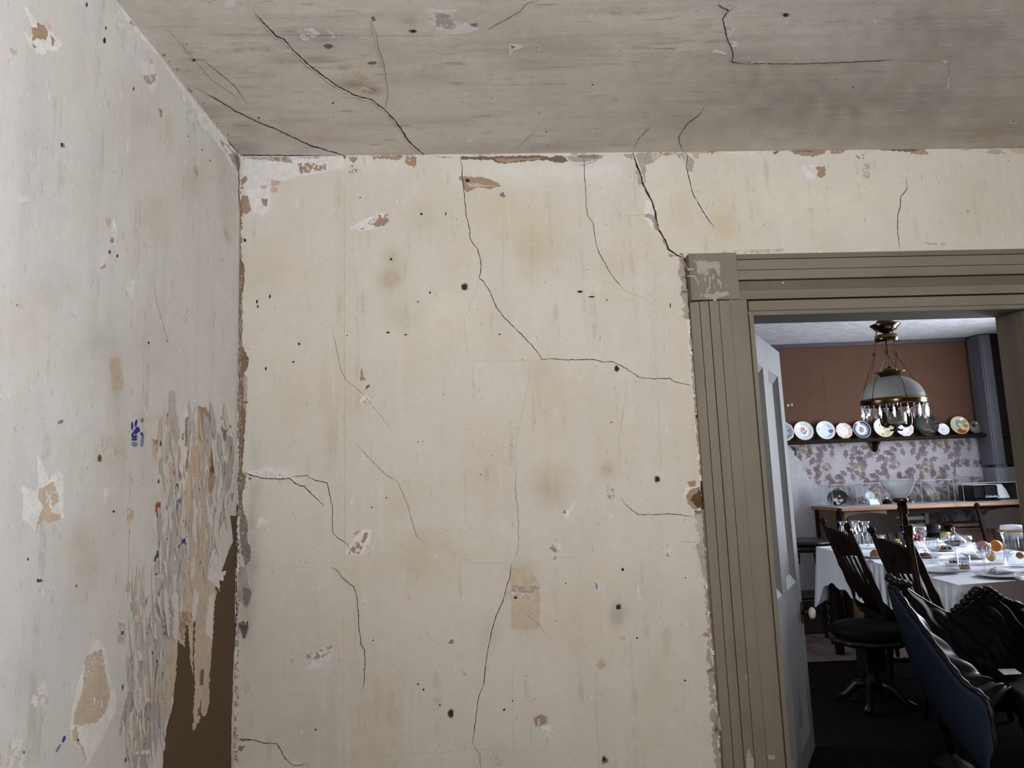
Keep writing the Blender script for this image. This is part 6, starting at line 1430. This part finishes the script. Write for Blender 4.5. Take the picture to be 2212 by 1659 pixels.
dishes(2038, 1189, .10, .012, 'white plate with browned food near the compote', M_CHINA, ([M_BREAD, M_RED, M_DGR], 6, .016))
dishes(2110, 1206, .085, .03, 'white china bowl in the middle of the table', M_CHINA, None, 'serving_bowl', 'bowl')
dishes(1893, 1204, .10, .012, 'white plate with a bread roll behind the first chair', M_CHINA, ([M_BREAD], 1, .045))
dishes(2070, 1180, .09, .02, 'white serving dish of greens at the far side of the table', M_CHINA, ([M_DGR, M_RED], 6, .014))
dishes(2160, 1246, .11, .012, 'white plate under the folded napkin at the right', M_CHINA)
p = tz(1936, 1192); t = thing('fruit_plate', 'plate of bread and green grapes behind the second chair', 'plate', p)
MB().lathe([(.0005, 0), (.06, 0), (.09, .018), (.092, .02), (.086, .02), (.06, .006), (.0005, .005)], p, 28).build('dish_body', M_CHINA, t)
for k in range(26): MB().ball(p+np.array([.03+R.uniform(-.05, .06), R.uniform(-.05, .03), .03+R.uniform(0, .055)]), .013, 8, 6).build('grape', M_GRN if k % 3 else M_DGR, t)
for dx in (-.055, -.02): MB().ball(p+np.array([dx, -.02, .045]), .035, 10, 7, (1.2, .8, .7)).build('bread_roll', M_BREAD, t)
p = tz(1978, 1187); t = thing('flower_glass', 'small glass of red flowers behind the lamp column', 'flowers', p)
MB().lathe([(.0005, 0), (.022, 0), (.03, .06), (.028, .06), (.02, .005)], p, 18).build('glass_body', GL, t)
for k in range(12): MB().ball(p+np.array([R.uniform(-.028, .028), R.uniform(-.02, .02), .06+R.uniform(0, .035)]), .012, 7, 5).build('flower', paint('red_petal', (170, 40, 60), .6, .1) if k % 3 else M_CHINA, t)
# fruit bowl with loose fruit
p = tz(2155, 1217); t = thing('fruit_bowl', 'scalloped cut glass fruit bowl in front of the jar', 'bowl', p)
MB().lathe([(.0005, 0), (.035, 0), (.045, .008), (.07, .04), (.085, .07), (.082, .072), (.066, .042), (.04, .012), (.0005, .01)], p, 48, wob=lambda c, i: 1+.05*math.cos(9*c)*(i in (4, 5))).build('bowl_body', GLK, t)
M_ORG = paint('orange_peel', (206, 132, 32), .45, .06, 60); M_LEM = paint('lemon_peel', (206, 168, 56), .45, .06, 60); M_APP = paint('pink_apple', (188, 84, 74), .35, .12, 8)
def fruit(name, px, py, Y, r, mat, lab, sc=(1, 1, 1)):
    c = atY(px, py, Y); t = thing(name, lab, 'fruit', c); MB().ball(c, r, 18, 12, sc).build('flesh', mat, t); MB().lathe([(.0005, 0), (.0025, .001), (.002, .006), (.0005, .007)], (c[0], c[1], c[2]+r*sc[2]*.98), 6).build('stem', M_DGR, t)
Yb = float(p[1])
fruit('orange', 2151, 1179, Yb+.01, .034, M_ORG, 'bright orange on top of the glass fruit bowl'); fruit('apple', 2124, 1181, Yb+.12, .035, M_APP, 'pink red apple seen through the twisted stem goblet'); fruit('lemon', 2140, 1200, Yb-.02, .03, M_LEM, 'yellow lemon in the left of the glass fruit bowl', (.9, .9, 1.1)); fruit('orange', 2166, 1180, Yb+.06, .022, M_BREAD, 'small brown orange fruit right of the bright orange')
# tall jar with gold rim
p = tz(2196, 1224); t = thing('glass_jar', 'tall flared glass jar with a gold rim at the frame edge', 'jar', p)
hj = float(atY(2196, 1146, p[1])[2])-p[2]
MB().lathe([(.0005, 0), (.05, 0), (.055, .006), (.056, hj*.3), (.05, hj*.75), (.058, hj*.95), (.063, hj), (.06, hj), (.047, hj*.75), (.052, hj*.3), (.05, .012), (.0005, .01)], p, 32).build('jar_body', GL, t)
MB().lathe([(.06, hj-.006), (.068, hj-.004), (.072, hj+.004), (.06, hj+.006)], p, 32).build('rim', M_GOLD, t)
MB().lathe([(.058, hj+.007), (.054, hj+.03), (.0005, hj+.036)], p, 32).build('lid', GLM, t)
MB().ball(p+np.array([.02, -.01, .06]), .02, 10, 7).build('sweet', M_ORG, t)
# napkin, cutlery
p = tz(2180, 1240)
def nap(a, b): return (p[0]-.10+a*.24+.02*b, p[1]-.05+b*.09, p[2]+.016+.016*math.sin(PI*b)*(1-.6*a)+.004*math.sin(a*9)+.0)
o = MB().grid(nap, 20, 10).build('napkin', M_LINEN); o.modifiers.new('b', 'SOLIDIFY').thickness = .006; tag(o, 'folded white napkin lying on the right-hand plate', 'napkin')
def cutl(name, a, b, lab, wdt=.008):
    A, B_ = tz(*a), tz(*b); d = nrm(B_-A); s = np.array([-d[1], d[0], 0]); t = thing(name, lab, name, A)
    L_ = np.linalg.norm(B_-A); zu = np.array([0, 0, .004])
    MB().prism([A+s*wdt*.5, A+d*L_*.45+s*wdt*.4, A+d*L_*.45-s*wdt*.4, A-s*wdt*.5], zu).build('handle', M_STEEL, t)
    MB().prism([A+d*L_*.45+s*wdt*.5, A+d*L_*.9+s*wdt, B_, A+d*L_*.9-s*wdt*.6, A+d*L_*.45-s*wdt*.5], zu*.6).build('blade', M_STEEL, t)
cutl('knife', (2003, 1246), (2070, 1240), 'dark table knife before the near left dinner plate'); cutl('knife', (2168, 1236), (2148, 1226), 'knife pointing left from under the white napkin'); cutl('fork', (2205, 1255), (2148, 1240), 'fork lying in front of the white napkin'); cutl('spoon', (1886, 1214), (1878, 1209), 'small dark spoon near the bread plate')
